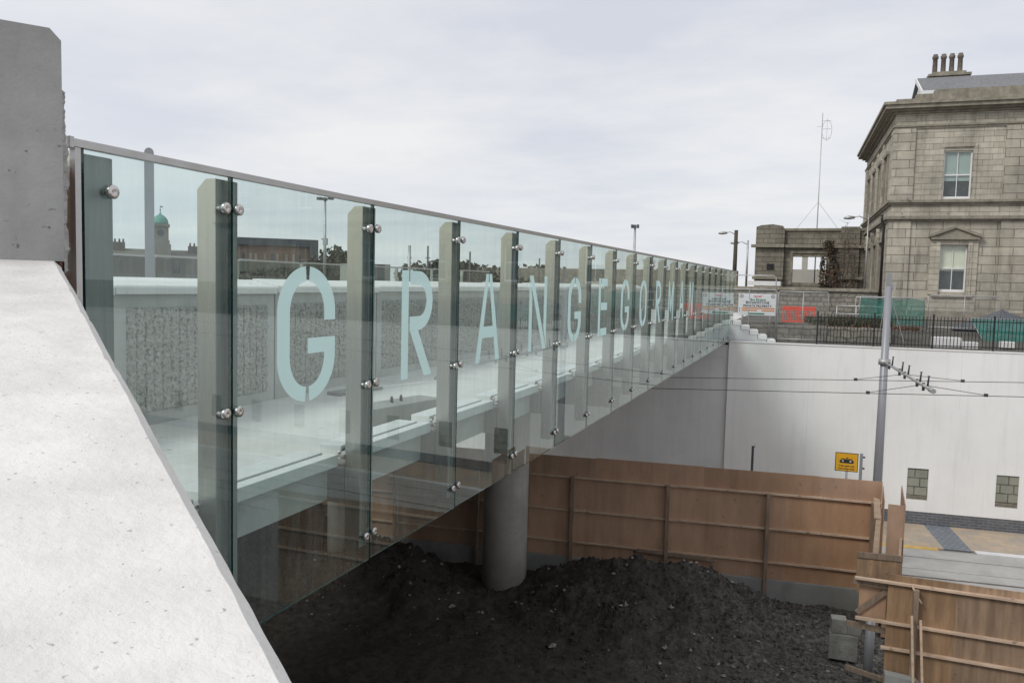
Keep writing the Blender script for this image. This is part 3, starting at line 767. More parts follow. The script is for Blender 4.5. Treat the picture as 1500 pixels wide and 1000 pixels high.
m.add(vs, [(i * 11 + j, (i + 1) * 11 + j, (i + 1) * 11 + j + 1, i * 11 + j + 1) for i in range(n) for j in range(10)], 0, True)
struct(m.build('earth_bank', M['soil']))  # added out of view to keep sky light out from under the deck
def lump(mb, c, r, mi=0):
    fl = random.uniform(.4, .9); a = random.uniform(0, 6.3)
    pts = [(1, 0, 0), (-1, 0, 0), (0, 1, 0), (0, -1, 0), (0, 0, 1), (0, 0, -1), (.6, .6, .5), (-.6, .5, .5), (.5, -.6, .6)]
    vs = []
    for p in pts[:6]:
        s = r * random.uniform(.6, 1.2); x, y, z = p[0] * s, p[1] * s * random.uniform(.5, 1.), p[2] * s * fl
        vs.append((c[0] + x * math.cos(a) - y * math.sin(a), c[1] + x * math.sin(a) + y * math.cos(a), c[2] + z))
    mb.add(vs, [(0, 2, 4), (2, 1, 4), (1, 3, 4), (3, 0, 4), (2, 0, 5), (1, 2, 5), (3, 1, 5), (0, 3, 5)], mi)
m = MB()
for i in range(16000):
    x = random.uniform(-13, 2.6); y = random.uniform(16.5, 23.)
    if random.random() > .25 + .75 * min(1, max(0, (soil_h(x, y) + 6.95) * 1.4)) + (.5 if x > -2.0 else 0): continue
    r = .012 + .075 * random.random() ** 4
    lump(m, (x, y, soil_h(x, y) + r * .25), r, 0 if random.random() < .10 else 1)
o = m.build('rubble', [M['stone_bits'], M['soil']]); o['kind'] = 'stuff'; o['label'] = 'loose stones and clods scattered over the dark soil heaps'; o['category'] = 'rubble'
big = [(-5.55, 17.7, .16, 'grey stone lying on the flat soil in front of the dark heap'), (-4.15, 19.4, .13, 'pale broken stone halfway up the dark soil heap'),
       (-2.95, 18.3, .11, 'angular stone at the foot of the soil heap'), (-8.6, 18.6, .13, 'pale flat stone beside the base of the round column'), (-3.1, 19.9, .10, 'small whitish stone high on the soil heap')]
for x, y, r, lab in big:
    m = MB()
    for _ in range(1): lump(m, (0, 0, 0), r); lump(m, (r * .2, 0, r * .1), r * .8)
    tag(m.build('loose_stone', M['stone_bits'], loc=(x, y, soil_h(x, y) + r * .25)), lab, 'stone')

# main hoarding; frame at u,v with v=10.25
HV = 10.25
hd = thing('site_hoarding', 'long brown plywood hoarding on a concrete kicker behind the soil heaps', 'hoarding', W(0, HV, 0), WRZ)
m = MB()
u0h = -13.0; u1h = 4.08
pz = [u0h + 2.44 * i for i in range(12)]
cuts = [x for x in pz if x < u1h - .5] + [u1h]
for a, b in zip(cuts[:-1], cuts[1:]): m.box(a + .0008, b - .0008, .0, .018, -6.45, -4.02 + .0)
m.each('lower_sheet', M['ply'], hd)
m = MB()
tc_ = [u0h + 3.1 * i for i in range(9)]; tc_ = [x for x in tc_ if x < u1h - .5] + [u1h]
for i, (a, b) in enumerate(zip(tc_[:-1], tc_[1:])): m.box(a + .0008, b - .0008, .0, .018, -4.018, -3.42 - .012 * (i % 3))
m.each('top_sheet', M['ply'], hd)
for z in (-4.03, -5.02, -5.97):
    m = MB(); a = u0h; i = 0
    while a < u1h:
        b = min(a + 3.9, u1h); m.beam((a + .004, -.045, z + .012 * math.sin(i * 2.1)), (b - .004, -.045, z + .012 * math.sin(i * 2.1 + 1)), .085, .05, bev=.004); a = b; i += 1
    m.build('rail', M['timber'], hd)
m = MB(); m.beam((-3.72 + 1.31, -.13, -6.0), (-1.5 + 1.31, -.13, -6.05), .045, .10, bev=.004); m.build('loose_batten', M['timber2'], hd)
for uu in (-14.0, -11.3, -8.6, -5.66, -2.88, -.14, 2.55):
    u_ = uu + 1.31
    m = MB(); m.beam((u_, -.14, -6.95), (u_, -.14, -4.0), .10, .10, bev=.005); m.build('post', M['timber2'], hd)
m = MB(); m.box(u0h, u1h + .1, -.10, .16, -7.15, -6.452, bev=.01); m.build('kicker', M['kick'], hd)

# return at the corner and the older sheets
rt = thing('hoarding_return', 'narrow plywood return turning the corner of the brown hoarding', 'hoarding', (1.88, 23.30, 0), R(-3))
m = MB(); m.box(0, .02, -1.75, -.02, -6.9, -3.52); m.build('end_sheet', M['ply'], rt)
m = MB(); m.box(.10, .47, -1.72, -1.70, -7, -3.60); m.box(.472, .492, -1.73, .5, -7, -3.58); m.build('side_sheet', M['ply'], rt)
m = MB(); m.beam((-.16, -1.8, -5.9), (-.10, -1.8, -3.9), .12, .04); m.beam((.42, -1.8, -5.6), (.42, -1.8, -4.4), .06, .05); m.each('stud', M['timber'], rt)
m = MB(); m.prism([(-.20, -3.98), (-.04, -3.98), (-.10, -3.50), (-.24, -3.46)], -1.84, -1.80, 'y'); m.build('gusset', M['timber'], rt)

ol = thing('old_plywood_sheet', 'stained older plywood sheet closing the gap below the return', 'plywood sheet', (1.2, 20.6, 0), WRZ)
m = MB(); m.box(0, .98, 0, .02, -5.6, -4.62); m.build('sheet', M['ply2'], ol)
m = MB(); m.box(-.02, 1.0, -.03, -.002, -4.74, -4.60); m.build('top_batten', M['timber2'], ol)

h2 = thing('near_hoarding', 'worn plywood hoarding with long projecting rails at the corner of the pit', 'hoarding', (1.62, 17.5, 0), R(0))
m = MB()
for a, b in ((0, 1.22), (1.223, 2.44), (2.443, 3.66), (3.663, 5.2)): m.box(a, b, 0, .02, -7.6, -4.265)
m.each('lower_sheet', M['ply2'], h2)
m = MB()
for a, b in ((.02, 1.05), (1.053, 3.4), (3.403, 5.2)): m.box(a, b, .0, .02, -4.262, -4.05 + .0)
m.each('top_sheet', M['ply2'], h2)
for z, xa in ((-4.20, -.63), (-5.03, -.58), (-5.56, -.08)):
    m = MB(); m.beam((xa, -.045, z), (5.2, -.045, z - .02), .085, .05, bev=.004); m.build('rail', M['timber'], h2)
m = MB(); m.beam((-.66, .04, -4.29), (.5, .10, -4.36), .04, .12, bev=.003); m.build('short_rail', M['timber2'], h2)
m = MB(); m.beam((-.75, .08, -5.22), (.1, .09, -5.28), .04, .12, bev=.003); m.build('short_rail', M['timber2'], h2)
m = MB(); m.beam((-.72, .06, -6.15), (.05, .08, -6.3), .04, .10, bev=.003); m.build('short_rail', M['timber2'], h2)
m = MB(); m.beam((-.55, .12, -4.98), (.02, .12, -4.42), .04, .10, bev=.003); m.build('diagonal_brace', M['timber2'], h2)
m = MB(); m.box(-.52, -.01, .16, .18, -5.15, -4.40); m.build('side_sheet', M['ply'], h2)
m = MB(); m.beam((.50, -.13, -7.5), (.50, -.13, -4.25), .10, .09, bev=.004); m.build('post', M['timber2'], h2)
for xa, za, xb, zb in ((.42, -4.72, .56, -7.2), (.58, -4.78, .73, -7.2)):
    m = MB(); m.beam((xa, -.32, za), (xb, -.62, zb), .045, .05, bev=.004); m.build('strut', M['timber'], h2)
m = MB(); m.prism([(-.02, -7.5), (.9, -7.5), (.9, -6.35), (.55, -6.02), (.0, -5.98)], -.36, -.14, 'y'); m.build('footing', M['kick'], h2)
m = MB(); m.tube([(.42, -.12, -4.18), (.5, -.12, -4.36), (.6, -.16, -4.50)], .022, 6); m.build('offcut', M['timber'], h2)
dp = thing('drain_pipe', 'dark grey pipe standing upright behind the short rails', 'pipe', (1.45, 19.0, 0))
m = MB(); m.tube([(0, 0, -7.3), (0, 0, -5.35)], .10, 14); m.tube([(0, 0, -5.42), (0, 0, -5.35)], .12, 14); m.build('pipe', M['pole'], dp)
blk = [(.95, 19.9, -6.98, .62, .34, .62, 'pale concrete block, largest of the stack beside the hoarding', 0), (.83, 19.88, -6.35, .34, .3, .34, 'cracked pale block resting on the big block by the hoarding', 6), (1.18, 19.9, -6.35, .3, .3, .22, 'dark broken block beside the cracked pale block', -9)]
for x, y, z, a, b, c_, lab, rr in blk:
    m = MB(); m.box(-a / 2, a / 2, -b / 2, b / 2, 0, c_, bev=.02)
    tag(m.build('concrete_block', M['kick'] if 'dark' in lab else M['oldblock'], loc=(x, y, z), rz=R(rr)), lab, 'block')

# ================================================================== tram pole, arm and wires
tp = thing('tram_pole', 'tall grey tapered pole carrying the tram wires in front of the white wall', 'pole', (2.07, 27.65, LOW))
m = MB(); m.tube([(0, 0, 0), (0, 0, 9.1)], [.155, .10], 20); m.build('shaft', M['pole'], tp)
m = MB(); m.box(-.07, .07, -.07, .07, 9.101, 9.5, bev=.01); m.build('pole_cap', M['pole'], tp)
m = MB(); m.box(.126, .2, -.05, .05, 8.95, 9.2, bev=.01); m.build('stay_bracket', M['galv'], tp)
az = -.54 - LOW
m = MB()
for z in (az,): m.tube([(0, 0, z - .09), (0, 0, z + .09)], .175, 16)
m.build('arm_bracket', M['galv'], tp)
ar = Vector((WV.x, WV.y, 0))
def armp(t, dz=0.): p = ar * t; return (p.x, p.y, az - .028 * t + dz)
m = MB(); m.tube([armp(.1), armp(6.1)], .042, 10); m.tube([armp(5.85), armp(6.2)], .062, 10); m.build('cantilever_arm', M['galv'], tp)
m = MB()
for t in (1.2, 2.6, 3.4, 4.8, 5.6):
    p = armp(t); m.tube([p, (p[0] + .02, p[1], p[2] + .26), (p[0] + .02, p[1], p[2] + .30)], [.028, .018, .034], 8)
for t in (.8, 2.3, 3.0, 4.5, 5.2):
    p = armp(t); m.tube([(p[0], p[1], p[2] - .13), (p[0], p[1], p[2] + .07)], .035, 8)
m.each('insulator', M['insul'], tp)
# contact wires
for (vw, z0, slope, dx, lab) in ((8.88, None, 0, 0, 'thin dark contact wire crossing in front of the white wall, upper of two'), (10.95, None, 0, 0, 'thin dark contact wire crossing in front of the white wall, lower of two')):
    a, b = ((-2.35, -1.10), (7.4, -.72)) if vw < 10 else ((-2.0, -1.18), (7.2, -.865))
    sl = (b[1] - a[1]) / (b[0] - a[0])
    wt = thing('contact_wire', lab, 'wire', W(0, vw, 0), WRZ)
    m = MB(); m.tube([(u, 0, a[1] + (u - a[0]) * sl) for u in (-20, a[0], 2, b[0], 40)], .0095, 6); m.build('wire', M['wire'], wt)
    # bridle from the arm
    ua = (Vector((2.07, 27.65)) + Vector((WV.x, WV.y)) * (vw - 6.03) - WO).dot(WU)
    za = -.56 - .028 * (vw - 6)
    m = MB()
    for du in (-1.25, 1.5):
        zz = a[1] + (ua + du - a[0]) * sl
        m.tube([(ua, 0, za), (ua + du, 0, zz + .02)], .008, 5)
        m.box(ua + du - .045, ua + du + .045, -.02, .02, zz - .02, zz + .06)
    m.build('bridle', M['wire'], wt)
for k, (du, dz) in enumerate(((.42, -.45), (.92, -.45), (1.45, -.45))):
    m = MB(); p0 = Vector((2.07, 27.65, 2.1 - .15 * k)); p1 = W(5.25 + du * 1.0, -.9, -.5); m.tube([p0, p1], .012, 5)
    tag(m.build('stay_cable', M['galv']), ['thin pale stay cable dropping almost straight from the tram pole top', 'middle one of three pale stay cables fanning from the tram pole', 'thin pale stay cable slanting widest from the tram pole'][k], 'cable')

# yellow sign on a post
ys = thing('tram_sign', 'yellow tram warning sign on a thin post beyond the hoarding', 'sign', (1.27, 30.55, LOW), WRZ + R(-4))
zs = 4.41 + 7.25 - 8.82
m = MB(); m.box(-.40, .36, -.02, .0, 2.50, 3.17, bev=.004); m.build('board_edge', M['ink'], ys)
m = MB(); m.box(-.375, .335, -.026, -.021, 2.525, 3.145); m.build('yellow_face', M['signyellow'], ys)
m = MB(); m.tube([(0, .02, 0), (0, .02, 2.9)], .035, 8); m.build('sign_post', M['pole'], ys)
m = MB()
m.prism([(-.26, 2.83), (-.22, 2.80), (.18, 2.80), (.22, 2.83), (.20, 2.90), (.14, 2.935), (-.18, 2.935), (-.24, 2.90)], -.031, -.028, 'y')
m.prism([(-.20, 2.95), (.16, 2.95), (.16, 2.965), (-.20, 2.965)], -.031, -.028, 'y'); m.prism([(-.04, 2.966), (.0, 2.966), (.03, 3.02), (.01, 3.02)], -.031, -.028, 'y')
m.build('tram_symbol', M['ink'], ys)
m = MB()
for a, b in ((-.17, -.12), (.08, .13)): m.box(a, b, -.034, -.0315, 2.85, 2.90)
m.each('tram_window', M['signwhite'], ys)
textmesh('Tram path only', .085, 'sign_text', M['ink'], ys, (-.02, -.028, 2.70), (R(90), 0, 0))
textmesh('Cars keep away', .085, 'sign_text', M['ink'], ys, (-.02, -.028, 2.60), (R(90), 0, 0))
bp = thing('bollard_post', 'short blue-grey post with brackets beside the yellow tram sign', 'post', (1.73, 30.6, LOW))
m = MB(); m.box(-.05, .05, -.05, .05, 0, 3.18, bev=.01); m.build('post', M['pole'], bp)
m = MB()
for z in (3.02, 2.62): m.box(.051, .12, -.03, .03, z, z + .06)
m.each('bracket', M['insul'], bp)
bp = thing('signal_post', 'thin black post with a small lamp against the white wall', 'post', (-2.05, 31.75, LOW))
m = MB(); m.box(-.045, .045, -.05, .05, 0, 2.88, bev=.008); m.build('post', M['insul'], bp)
m = MB(); m.tube([(.05, 0, 2.86), (.09, 0, 2.86)], .03, 8); m.tube([(.07, 0, 2.89), (.09, 0, 2.98)], .01, 6); m.build('lamp', M['galv'], bp)

# ================================================================== railings on the white wall
RZ = -.47
r0 = thing('railing_panel', 'x', 'railing', W(3.35, -.30, RZ), WRZ, 'black iron railing panels on top of the white wall')
def bar():
    b = MB(); b.beam((0, 0, .05), (0, 0, 1.20), .022, .022); b.add([(-.014, -.014, 1.201), (.014, -.014, 1.201), (.014, .014, 1.201), (-.014, .014, 1.201), (0, 0, 1.27)], [(0, 1, 4), (1, 2, 4), (2, 3, 4), (3, 0, 4), (3, 2, 1, 0)]); return b
RLn = 2.08
bb = bar().build('bar', M['iron'], r0)
bb.location = (.13, 0, 0)
for i in range(1, 16):
    c_ = bb.copy(); col.objects.link(c_); c_.parent = r0; c_.location = (.13 + .122 * i, 0, 0)
m = MB(); m.beam((0, 0, -.02), (0, 0, 1.32), .055, .055); m.build('post', M['iron'], r0)
for z in (.12, 1.08):
    m = MB(); m.box(.028, RLn - .028, -.018, -.0112, z, z + .035); m.build('rail', M['iron'], r0)
rl = ['black iron railing panel at the end by the wire fence', 'black iron railing panel between wire fence and tram pole', 'black iron railing panel crossing just behind the tram pole', 'black iron railing panel in front of the pale concrete blocks', 'black iron railing panel in front of the leaning green netting']
r0['label'] = rl[0]
for k in range(1, 17):
    dup(r0, W(3.35 + RLn * k, -.30, RZ + .005 * k), label=rl[k] if k < 5 else 'black iron railing panel farther along the white wall')

# steps
st = thing('concrete_steps', 'white concrete steps descending beside the end of the glass screen', 'steps', W(-.25, -.5, 0), WRZ)
for k in range(6):
    m = MB(); m.box(.34 * k, .34 * k + .34 + (.0), .0, 1.3, -.56, .36 - .18 * k, bev=0); m.build('riser', M['abut'], st)
    m = MB(); m.box(.34 * k - .0 + .002, .34 * k + .36, -.02, 1.3, .362 - .18 * k, .53 - .18 * k - .0, bev=.008) if k == 0 else m.box(.34 * k + .022, .34 * k + .36, -.02, 1.3, .362 - .18 * k, .53 - .18 * k, bev=.008)
    m.build('tread', M['precap'], st)

# wire fence panels
def heras(loc, rz, Wf, Hf, label, net=False):
    t = thing('wire_fence_panel', label, 'fence', loc, rz, None)
    m = MB(); r = .021
    m.tube([(0, 0, 0), (0, 0, Hf - .06), (.06, 0, Hf)], r, 8); m.tube([(.06, 0, Hf), (Wf - .06, 0, Hf), (Wf, 0, Hf - .06), (Wf, 0, 0)], r, 8); m.tube([(0, 0, .12), (Wf, 0, .12)], r, 8)
    m.tube([(Wf * .5, 0, .12), (Wf * .5, 0, Hf)], r * .8, 8)
    m.build('tube_frame', M['galv'], t)
    m = MB(); m.add([(.02, .004, .13), (Wf - .02, .004, .13), (Wf - .02, .004, Hf - .03), (.02, .004, Hf - .03)], [(0, 1, 2, 3)]); m.build('wire_mesh', M['mesh'], t)
    if net:
        m = MB(); n = 16; vs = []
        for i in range(n + 1):
            for j in range(7): vs.append((Wf * i / n, -.03 + .02 * math.sin(i * 1.7 + j), net[0] + (net[1] - net[0]) * j / 6 + (.03 * math.sin(i * 1.1) if j == 6 else 0)))
        m.add(vs, [(i * 7 + j, (i + 1) * 7 + j, (i + 1) * 7 + j + 1, i * 7 + j + 1) for i in range(n) for j in range(6)]); m.build('green_netting', M['green_net'], t)
    return t
heras(W(-.35, -1.7, -.5), WRZ, 2.2, 2.15, 'silver wire fence panel beside the white steps', None)
heras(W(1.92, -1.7, -.5), WRZ, 1.95, 2.1, 'silver wire fence panel next to the railing end', None)
heras(W(5.75, -6.1, .1), WRZ, 2.7, 1.35, 'low wire fence panel hung with green netting behind the tram pole', (.12, 1.28))
heras(W(8.6, -6.1, .05), WRZ, 2.9, 1.55, 'bare wire fence panel below the lit window')
# green netting leaning right
gn = thing('leaning_fence', 'bright green netted fence panel leaning over beside the gravel heap', 'fence', W(10.2, -5.1, -.42), WRZ + R(-3))
m = MB(); n = 14; vs = []
for i in range(n + 1):
    for j in range(6):
        x = 3.6 * i / n; vs.append((x + .45 * (1 - j / 5.), .7 * (j / 5.), 1.02 * j / 5. * (1.0) + .02 * math.sin(i * 2 + j)))
m.add(vs, [(i * 6 + j, (i + 1) * 6 + j, (i + 1) * 6 + j + 1, i * 6 + j + 1) for i in range(n) for j in range(5)]); m.build('green_netting', M['green_net'], gn)
m = MB(); m.tube([(.45, -.02, 0), (0, .70, 1.04), (3.6, .70, 1.04)], .022, 8); m.tube([(.45, -.02, 0), (4.0, -.02, 0)], .022, 8); m.build('tube_frame', M['galv'], gn)
for (x, v, z, a, b, c_, lab) in ((8.75, -3.4, -.55, 1.05, .5, .42, 'pale concrete block lying behind the railings, larger of the pair'), (9.55, -3.0, -.55, .5, .4, .28, 'small pale concrete block touching the larger one'), (11.0, -3.4, -.50, .5, .3, .28, 'pale block holding down the foot of the leaning fence')):
    m = MB(); m.box(-a / 2, a / 2, -b / 2, b / 2, 0, c_, bev=.03)
    tag(m.build('concrete_block', M['whiteline'], loc=W(x, v, z), rz=WRZ + R(6)), lab, 'block')
m = MB(); n = 14; vs = []
for i in range(n + 1):
    for j in range(n + 1):
        x = -2.2 + 4.4 * i / n; y = -1.6 + 3.2 * j / n; d = math.hypot(x / 2.2, y / 1.6)
        vs.append((x, y, max(0, 1 - d) * .95 + .06 * noise.noise(Vector((x * 4, y * 4, 0))) * (1 if d < .95 else 0) - .02))
m.add(vs, [(i * 15 + j, (i + 1) * 15 + j, (i + 1) * 15 + j + 1, i * 15 + j + 1) for i in range(n) for j in range(n)])
tag(m.build('gravel_heap', M['fargrey'], loc=W(12.3, -8.6, .08)), 'dark gravel heap against the foot of the stone building', 'heap')

# low stone wall and bank with rubbish
m = MB(); m.box(.9, 6.6, 0, .3, -.58, .13, bev=.02); tag(m.build('low_stone_wall', M['rubble'], loc=W(0, -3.3, 0), rz=WRZ), 'low brown stone wall behind the railings', 'wall')
def scrub(name, label, u0, u1, v0, v1, z, hgt, n, mats, cat='plants', lw=.035):
    m = MB()
    for i in range(n):
        x = random.uniform(u0, u1); y = random.uniform(v0, v1); h = hgt * random.uniform(.3, 1)
        a = random.uniform(0, 6.3); lx_, ly_ = math.cos(a) * lw, math.sin(a) * lw; t = random.uniform(-.12, .12)
        m.add([(x - lx_, y - ly_, z + h * .4), (x + lx_, y + ly_, z + h * .5), (x + lx_ + t, y + ly_, z + h), (x - lx_ + t, y - ly_, z + h * .9)], [(0, 1, 2, 3)], random.randrange(len(mats)))
    o = m.build(name, mats, loc=W(0, 0, 0), rz=WRZ); o['kind'] = 'stuff'; o['label'] = label; o['category'] = cat; return o
scrub('weeds', 'green and brown weeds growing on the bank behind the low wall', 3.4, 6.8, 4., 6.5, .0, .55, 1500, [M['leaf'], M['grass'], M['grass']])
scrub('brick_litter', 'reddish brick litter and dead leaves on the bank', 1.6, 8.0, 3.75, 4.9, .0, .25, 700, [pm('red_litter', (.22, .08, .05), (.12, .06, .04), 3), M['grass']], 'litter')

# sign board
sb = thing('depot_sign', 'white bus depot private property sign with orange stripes beyond the glass screen', 'sign', W(.34, -3.0, 0), WRZ)
m = MB(); m.box(0, 1.58, 0, .03, .53, 1.47, bev=.005); m.build('board', M['signwhite'], sb)
m = MB()
for x in (.2, 1.35): m.tube([(x, .06, -.55), (x, .06, 1.5)], .035, 8)
m.each('sign_post', M['galv'], sb)
textmesh('Bus Éireann', .14, 'sign_text', M['inkg'], sb, (.82, -.004, 1.215), (R(90), 0, 0))
textmesh('BROADSTONE', .15, 'sign_text', M['ink'], sb, (.80, -.004, 1.08), (R(90), 0, 0))
textmesh('PRIVATE PROPERTY', .135, 'sign_text', M['ink'], sb, (.80, -.004, .935), (R(90), 0, 0))
for z, mt in ((.81, 'inko'), (.715, 'inko')):
    m = MB(); m.box(.16, .80 if z < .8 else 1.52, -.005, -.001, z, z + .055); 
    if z < .8: m.box(.98, 1.52, -.005, -.001, z, z + .055)
    m.build('stripe', M[mt], sb)
m = MB(); m.box(.42, 1.1, -.005, -.001, .57, .64); m.build('stripe', M['inkg'], sb)
m = MB(); m.box(.05, .09, -.005, -.001, .80, .85); m.box(.05, .09, -.005, -.001, .70, .75); m.build('small_mark', M['ink'], sb)
for x in (.12, 1.44):
    m = MB(); n = 20
    vs = [(x + r * math.cos(2 * math.pi * k / n), -.005, 1.36 + r * math.sin(2 * math.pi * k / n)) for r in (.085, .065) for k in range(n)]
    m.add(vs, [(k, (k + 1) % n, n + (k + 1) % n, n + k) for k in range(n)]); m.box(x - .03, x + .03, -.006, -.0045, 1.34, 1.38); m.build('round_mark', M['ink'], sb)
# running dog emblem
dog = [(.62, 1.37), (.66, 1.39), (.74, 1.375), (.82, 1.385), (.88, 1.37), (.93, 1.395), (.985, 1.39), (1.0, 1.375), (.95, 1.365), (.90, 1.34), (.96, 1.315), (.95, 1.305), (.88, 1.325), (.80, 1.345), (.74, 1.34), (.70, 1.31), (.64, 1.295), (.64, 1.305), (.69, 1.325), (.70, 1.355)]
m = MB(); m.add([(x, -.005, z) for x, z in dog], [list(range(len(dog)))[::-1]]); m.build('dog_emblem', M['inkr'], sb)

# orange barriers
def barrier(loc, rz, label, Wb=1.5):
    t = thing('plastic_barrier', label, 'barrier', loc, rz)
    m = MB(); m.box(0, Wb, 0, .05, .72, .92, bev=.015); m.box(0, Wb, 0, .05, .16, .24, bev=.01)
    n = 13
    for i in range(n): x = .02 + (Wb - .09) * i / (n - 1); m.box(x, x + .05, .003, .047, .24, .72)
    m.build('barrier_frame', M['orange'], t)
    for x in (.15, Wb - .3):
        m = MB(); m.box(x, x + .12, -.25, .3, 0, .159, bev=.02); m.build('foot', M['insul'], t)
    return t
barrier(W(2.45, -7.0, -.02), WRZ, 'orange plastic barrier in front of the rubble stone wall')
barrier(W(-.42, -3.9, -.05), WRZ + R(86), 'orange plastic barrier seen end on behind the glass screen end', 1.0)
bk2 = thing('handrail_tubes', 'pale tubular hand rails standing by the corner of the stone building', 'railing', W(5.2, -9.5, .1), WRZ)
m = MB()
for z in (.85, .45): m.tube([(0, 0, z), (3.2, 0, z)], .03, 8)
for x in (0, .9, 2.2, 3.2): m.tube([(x, 0, 0), (x, 0, .85)], .03, 8)
m.tube([(.9, .2, 0), (.9, .2, 1.3), (3.4, .2, 1.3)], .03, 8); m.build('tube_rails', M['galv'], bk2)
lh = thing('lamp_hoop', 'pale hooped tube rail standing on top of the rubble wall', 'railing', (-4.6, 49.0, 1.9))
m = MB(); m.tube([(0, 0, .6), (2.15, 0, .6), (2.3, 0, .5), (2.32, 0, -1.0)], .03, 8); m.build('hoop', M['galv'], lh)

# ================================================================== rubble wall and ruined link wall
rb = thing('rubble_wall', 'rubble stone retaining wall with a dark coping below the ruined wall', 'wall', (0, 50, 0))
m = MB(); m.box(-9, 3.2, 0, .6, -.6, 1.66); m.build('wall_face', M['rubble'], rb)
m = MB(); m.box(-9, 3.2, -.12, .6, 1.662, 1.85, bev=.03); m.build('coping', M['trim'], rb)
m = MB(); m.box(-20, 4, 50.6, 62, -.6, 1.70); struct(m.build('raised_ground', M['upper']))
rn = thing('ruined_wall', 'dark ruined ashlar wall with a square hole open to the sky', 'ruin', (0, 62, 0))
m = MB(); holes_wall(m, -2.45, 3.2, 1.6, 6.0, [(-1.82, .46, 2.27, 4.16)], lambda a, b, c, d: m.box(a, b, 0, .7, c, d)); m.build('wall_face', M['ruin'], rn)
m = MB(); m.box(-4.45, -2.452, -.35, .7, 1.6, 6.15); m.prism([(-4.45, 6.152), (-2.46, 6.152), (-2.6, 6.36), (-3.3, 6.48), (-4.1, 6.42), (-4.45, 6.3)], -.3, .6, 'y'); m.build('end_pier', M['ruin'], rn)
m = MB(); m.box(1.35, 2.6, -.2, -.002, 1.6, 6.30); m.build('pier', M['ruin'], rn)
m = MB(); m.box(-4.75, -2.451, -.65, -.351, 4.78, 5.0, bev=.02); m.box(-2.45, 3.2, -.36, -.002, 4.78, 4.98, bev=.02); m.build('string_course', M['trim'], rn)
m = MB(); m.box(-2.45, 3.2, -.12, .75, 6.002, 6.2, bev=.03); m.build('top_coping', M['trim'], rn)
m = MB(); m.box(-4.6, -2.451, -.5, -.351, 2.45, 2.66, bev=.02); m.box(1.3, 3.2, -.45, -.201, 2.55, 2.75, bev=.02); m.build('lower_ledge', M['trim'], rn)
m = MB()
for a in (-2.05, .47): m.box(a, a + .22, -.08, -.002, 2.1, 4.4)
m.box(-2.05, .69, -.10, -.002, 4.402, 4.6); m.build('opening_surround', M['trim'], rn)
m = MB(); m.box(-3.6, -3.1, -.375, -.352, 3.15, 3.6); m.build('square_panel', M['dark'], rn)
m = MB(); m.box(-4.4, -2.3, 55.0, 55.04, 1.95, 2.25); tag(m.build('white_board', M['white']), 'long white board lying in front of the ruined wall pier', 'board')
m = MB(); m.box(-3.5, 3.4, 0, 3, 0, 3.65); m.box(-1.5, -1.0, .5, 1.2, 3.652, 4.9); m.box(-1.6, -.9, .4, 1.3, 4.902, 5.05)
tag(m.build('grey_outbuilding', M['cream'], loc=(0, 78, 0)), 'grey outbuilding with a chimney seen through the ruined opening', 'building')

# ================================================================== stone station building
BX, BY = 3.569, 48.887
bd = thing('stone_building', 'two-storey weathered ashlar building with heavy cornice and sash windows', 'building', (BX, BY, 0), R(2))
LXX, LYY = 34., 17.
fx = [2.45 + 5.6 * k for k in range(6)]
up = [(x, x + 1.37, 6.80, 9.36) for x in fx]; lo = [(x + .06, x + 1.40, 1.80, 4.34) for x in fx]
m = MB(); holes_wall(m, 0, LXX, 6.55, 10.6, up, lambda a, b, c, d: m.box(a, b, 0, .5, c, d))
lw_up = [(y, y + 1.25, 6.95, 9.4) for y in (2.6, 6.0, 9.4, 12.8)]; lw_lo = [(y, y + 1.25, 1.2, 4.5) for y in (2.6, 6.0, 9.4, 12.8)]
holes_wall(m, .5, LYY, 6.55, 10.6, lw_up, lambda a, b, c, d: m.box(0, .5, a, b, c, d)); m.build('upper_wall', M['ashlar_up'], bd)
m = MB(); holes_wall(m, 0, LXX, .6, 5.6, lo, lambda a, b, c, d: m.box(a, b, 0, .5, c, d))
holes_wall(m, .5, LYY, .6, 5.6, lw_lo, lambda a, b, c, d: m.box(0, .5, a, b, c, d)); m.build('lower_wall', M['ashlar_lo'], bd)
m = MB(); m.box(.0, LXX, .0, .5, 5.602, 6.548); m.box(0, .5, .5, LYY, 5.602, 6.548); m.box(0, LXX, 0, .5, 10.602, 11.9); m.box(0, .5, .5, LYY, 10.602, 11.9); m.build('frieze', M['ashlar_up'], bd)
m = MB(); m.box(.8, LXX, .8, LYY, 0, 11.5); m.build('interior', M['dark'], bd)
def bnd(mb, p, z0, z1, x1=LXX, y1=LYY, inner=-.002, bev=0):
    mb.box(-p, x1, -p, inner, z0, z1); mb.box(-p, inner, inner, y1, z0, z1)
m = MB(); bnd(m, .20, -.3, .60); bnd(m, .12, .602, .75); m.build('plinth', M['trim'], bd)
m = MB(); bnd(m, .16, 5.60, 5.70); bnd(m, .30, 5.702, 5.87); m.build('lower_string_course', M['trim'], bd)
m = MB(); bnd(m, .14, 6.50, 6.60); bnd(m, .24, 6.602, 6.74); m.build('sill_course', M['trim'], bd)
m = MB(); bnd(m, .07, 10.58, 10.68); bnd(m, .13, 10.682, 10.78); m.build('architrave', M['trim'], bd)
m = MB(); bnd(m, .14, 11.38, 11.50); bnd(m, .34, 11.502, 11.60); bnd(m, .62, 11.602, 11.80); bnd(m, .72, 11.802, 11.95); m.build('cornice', M['trim'], bd)
m = MB(); m.box(-.05, .9, -.05, .5, 11.952, 12.2); m.box(.902, 1.8, -.08, .5, 11.952, 12.42); m.box(1.802, LXX, -.10, .5, 11.952, 12.62); m.box(-.05, .5, .502, LYY, 11.952, 12.2); m.build('parapet', M['trim'], bd)
pj = MB()
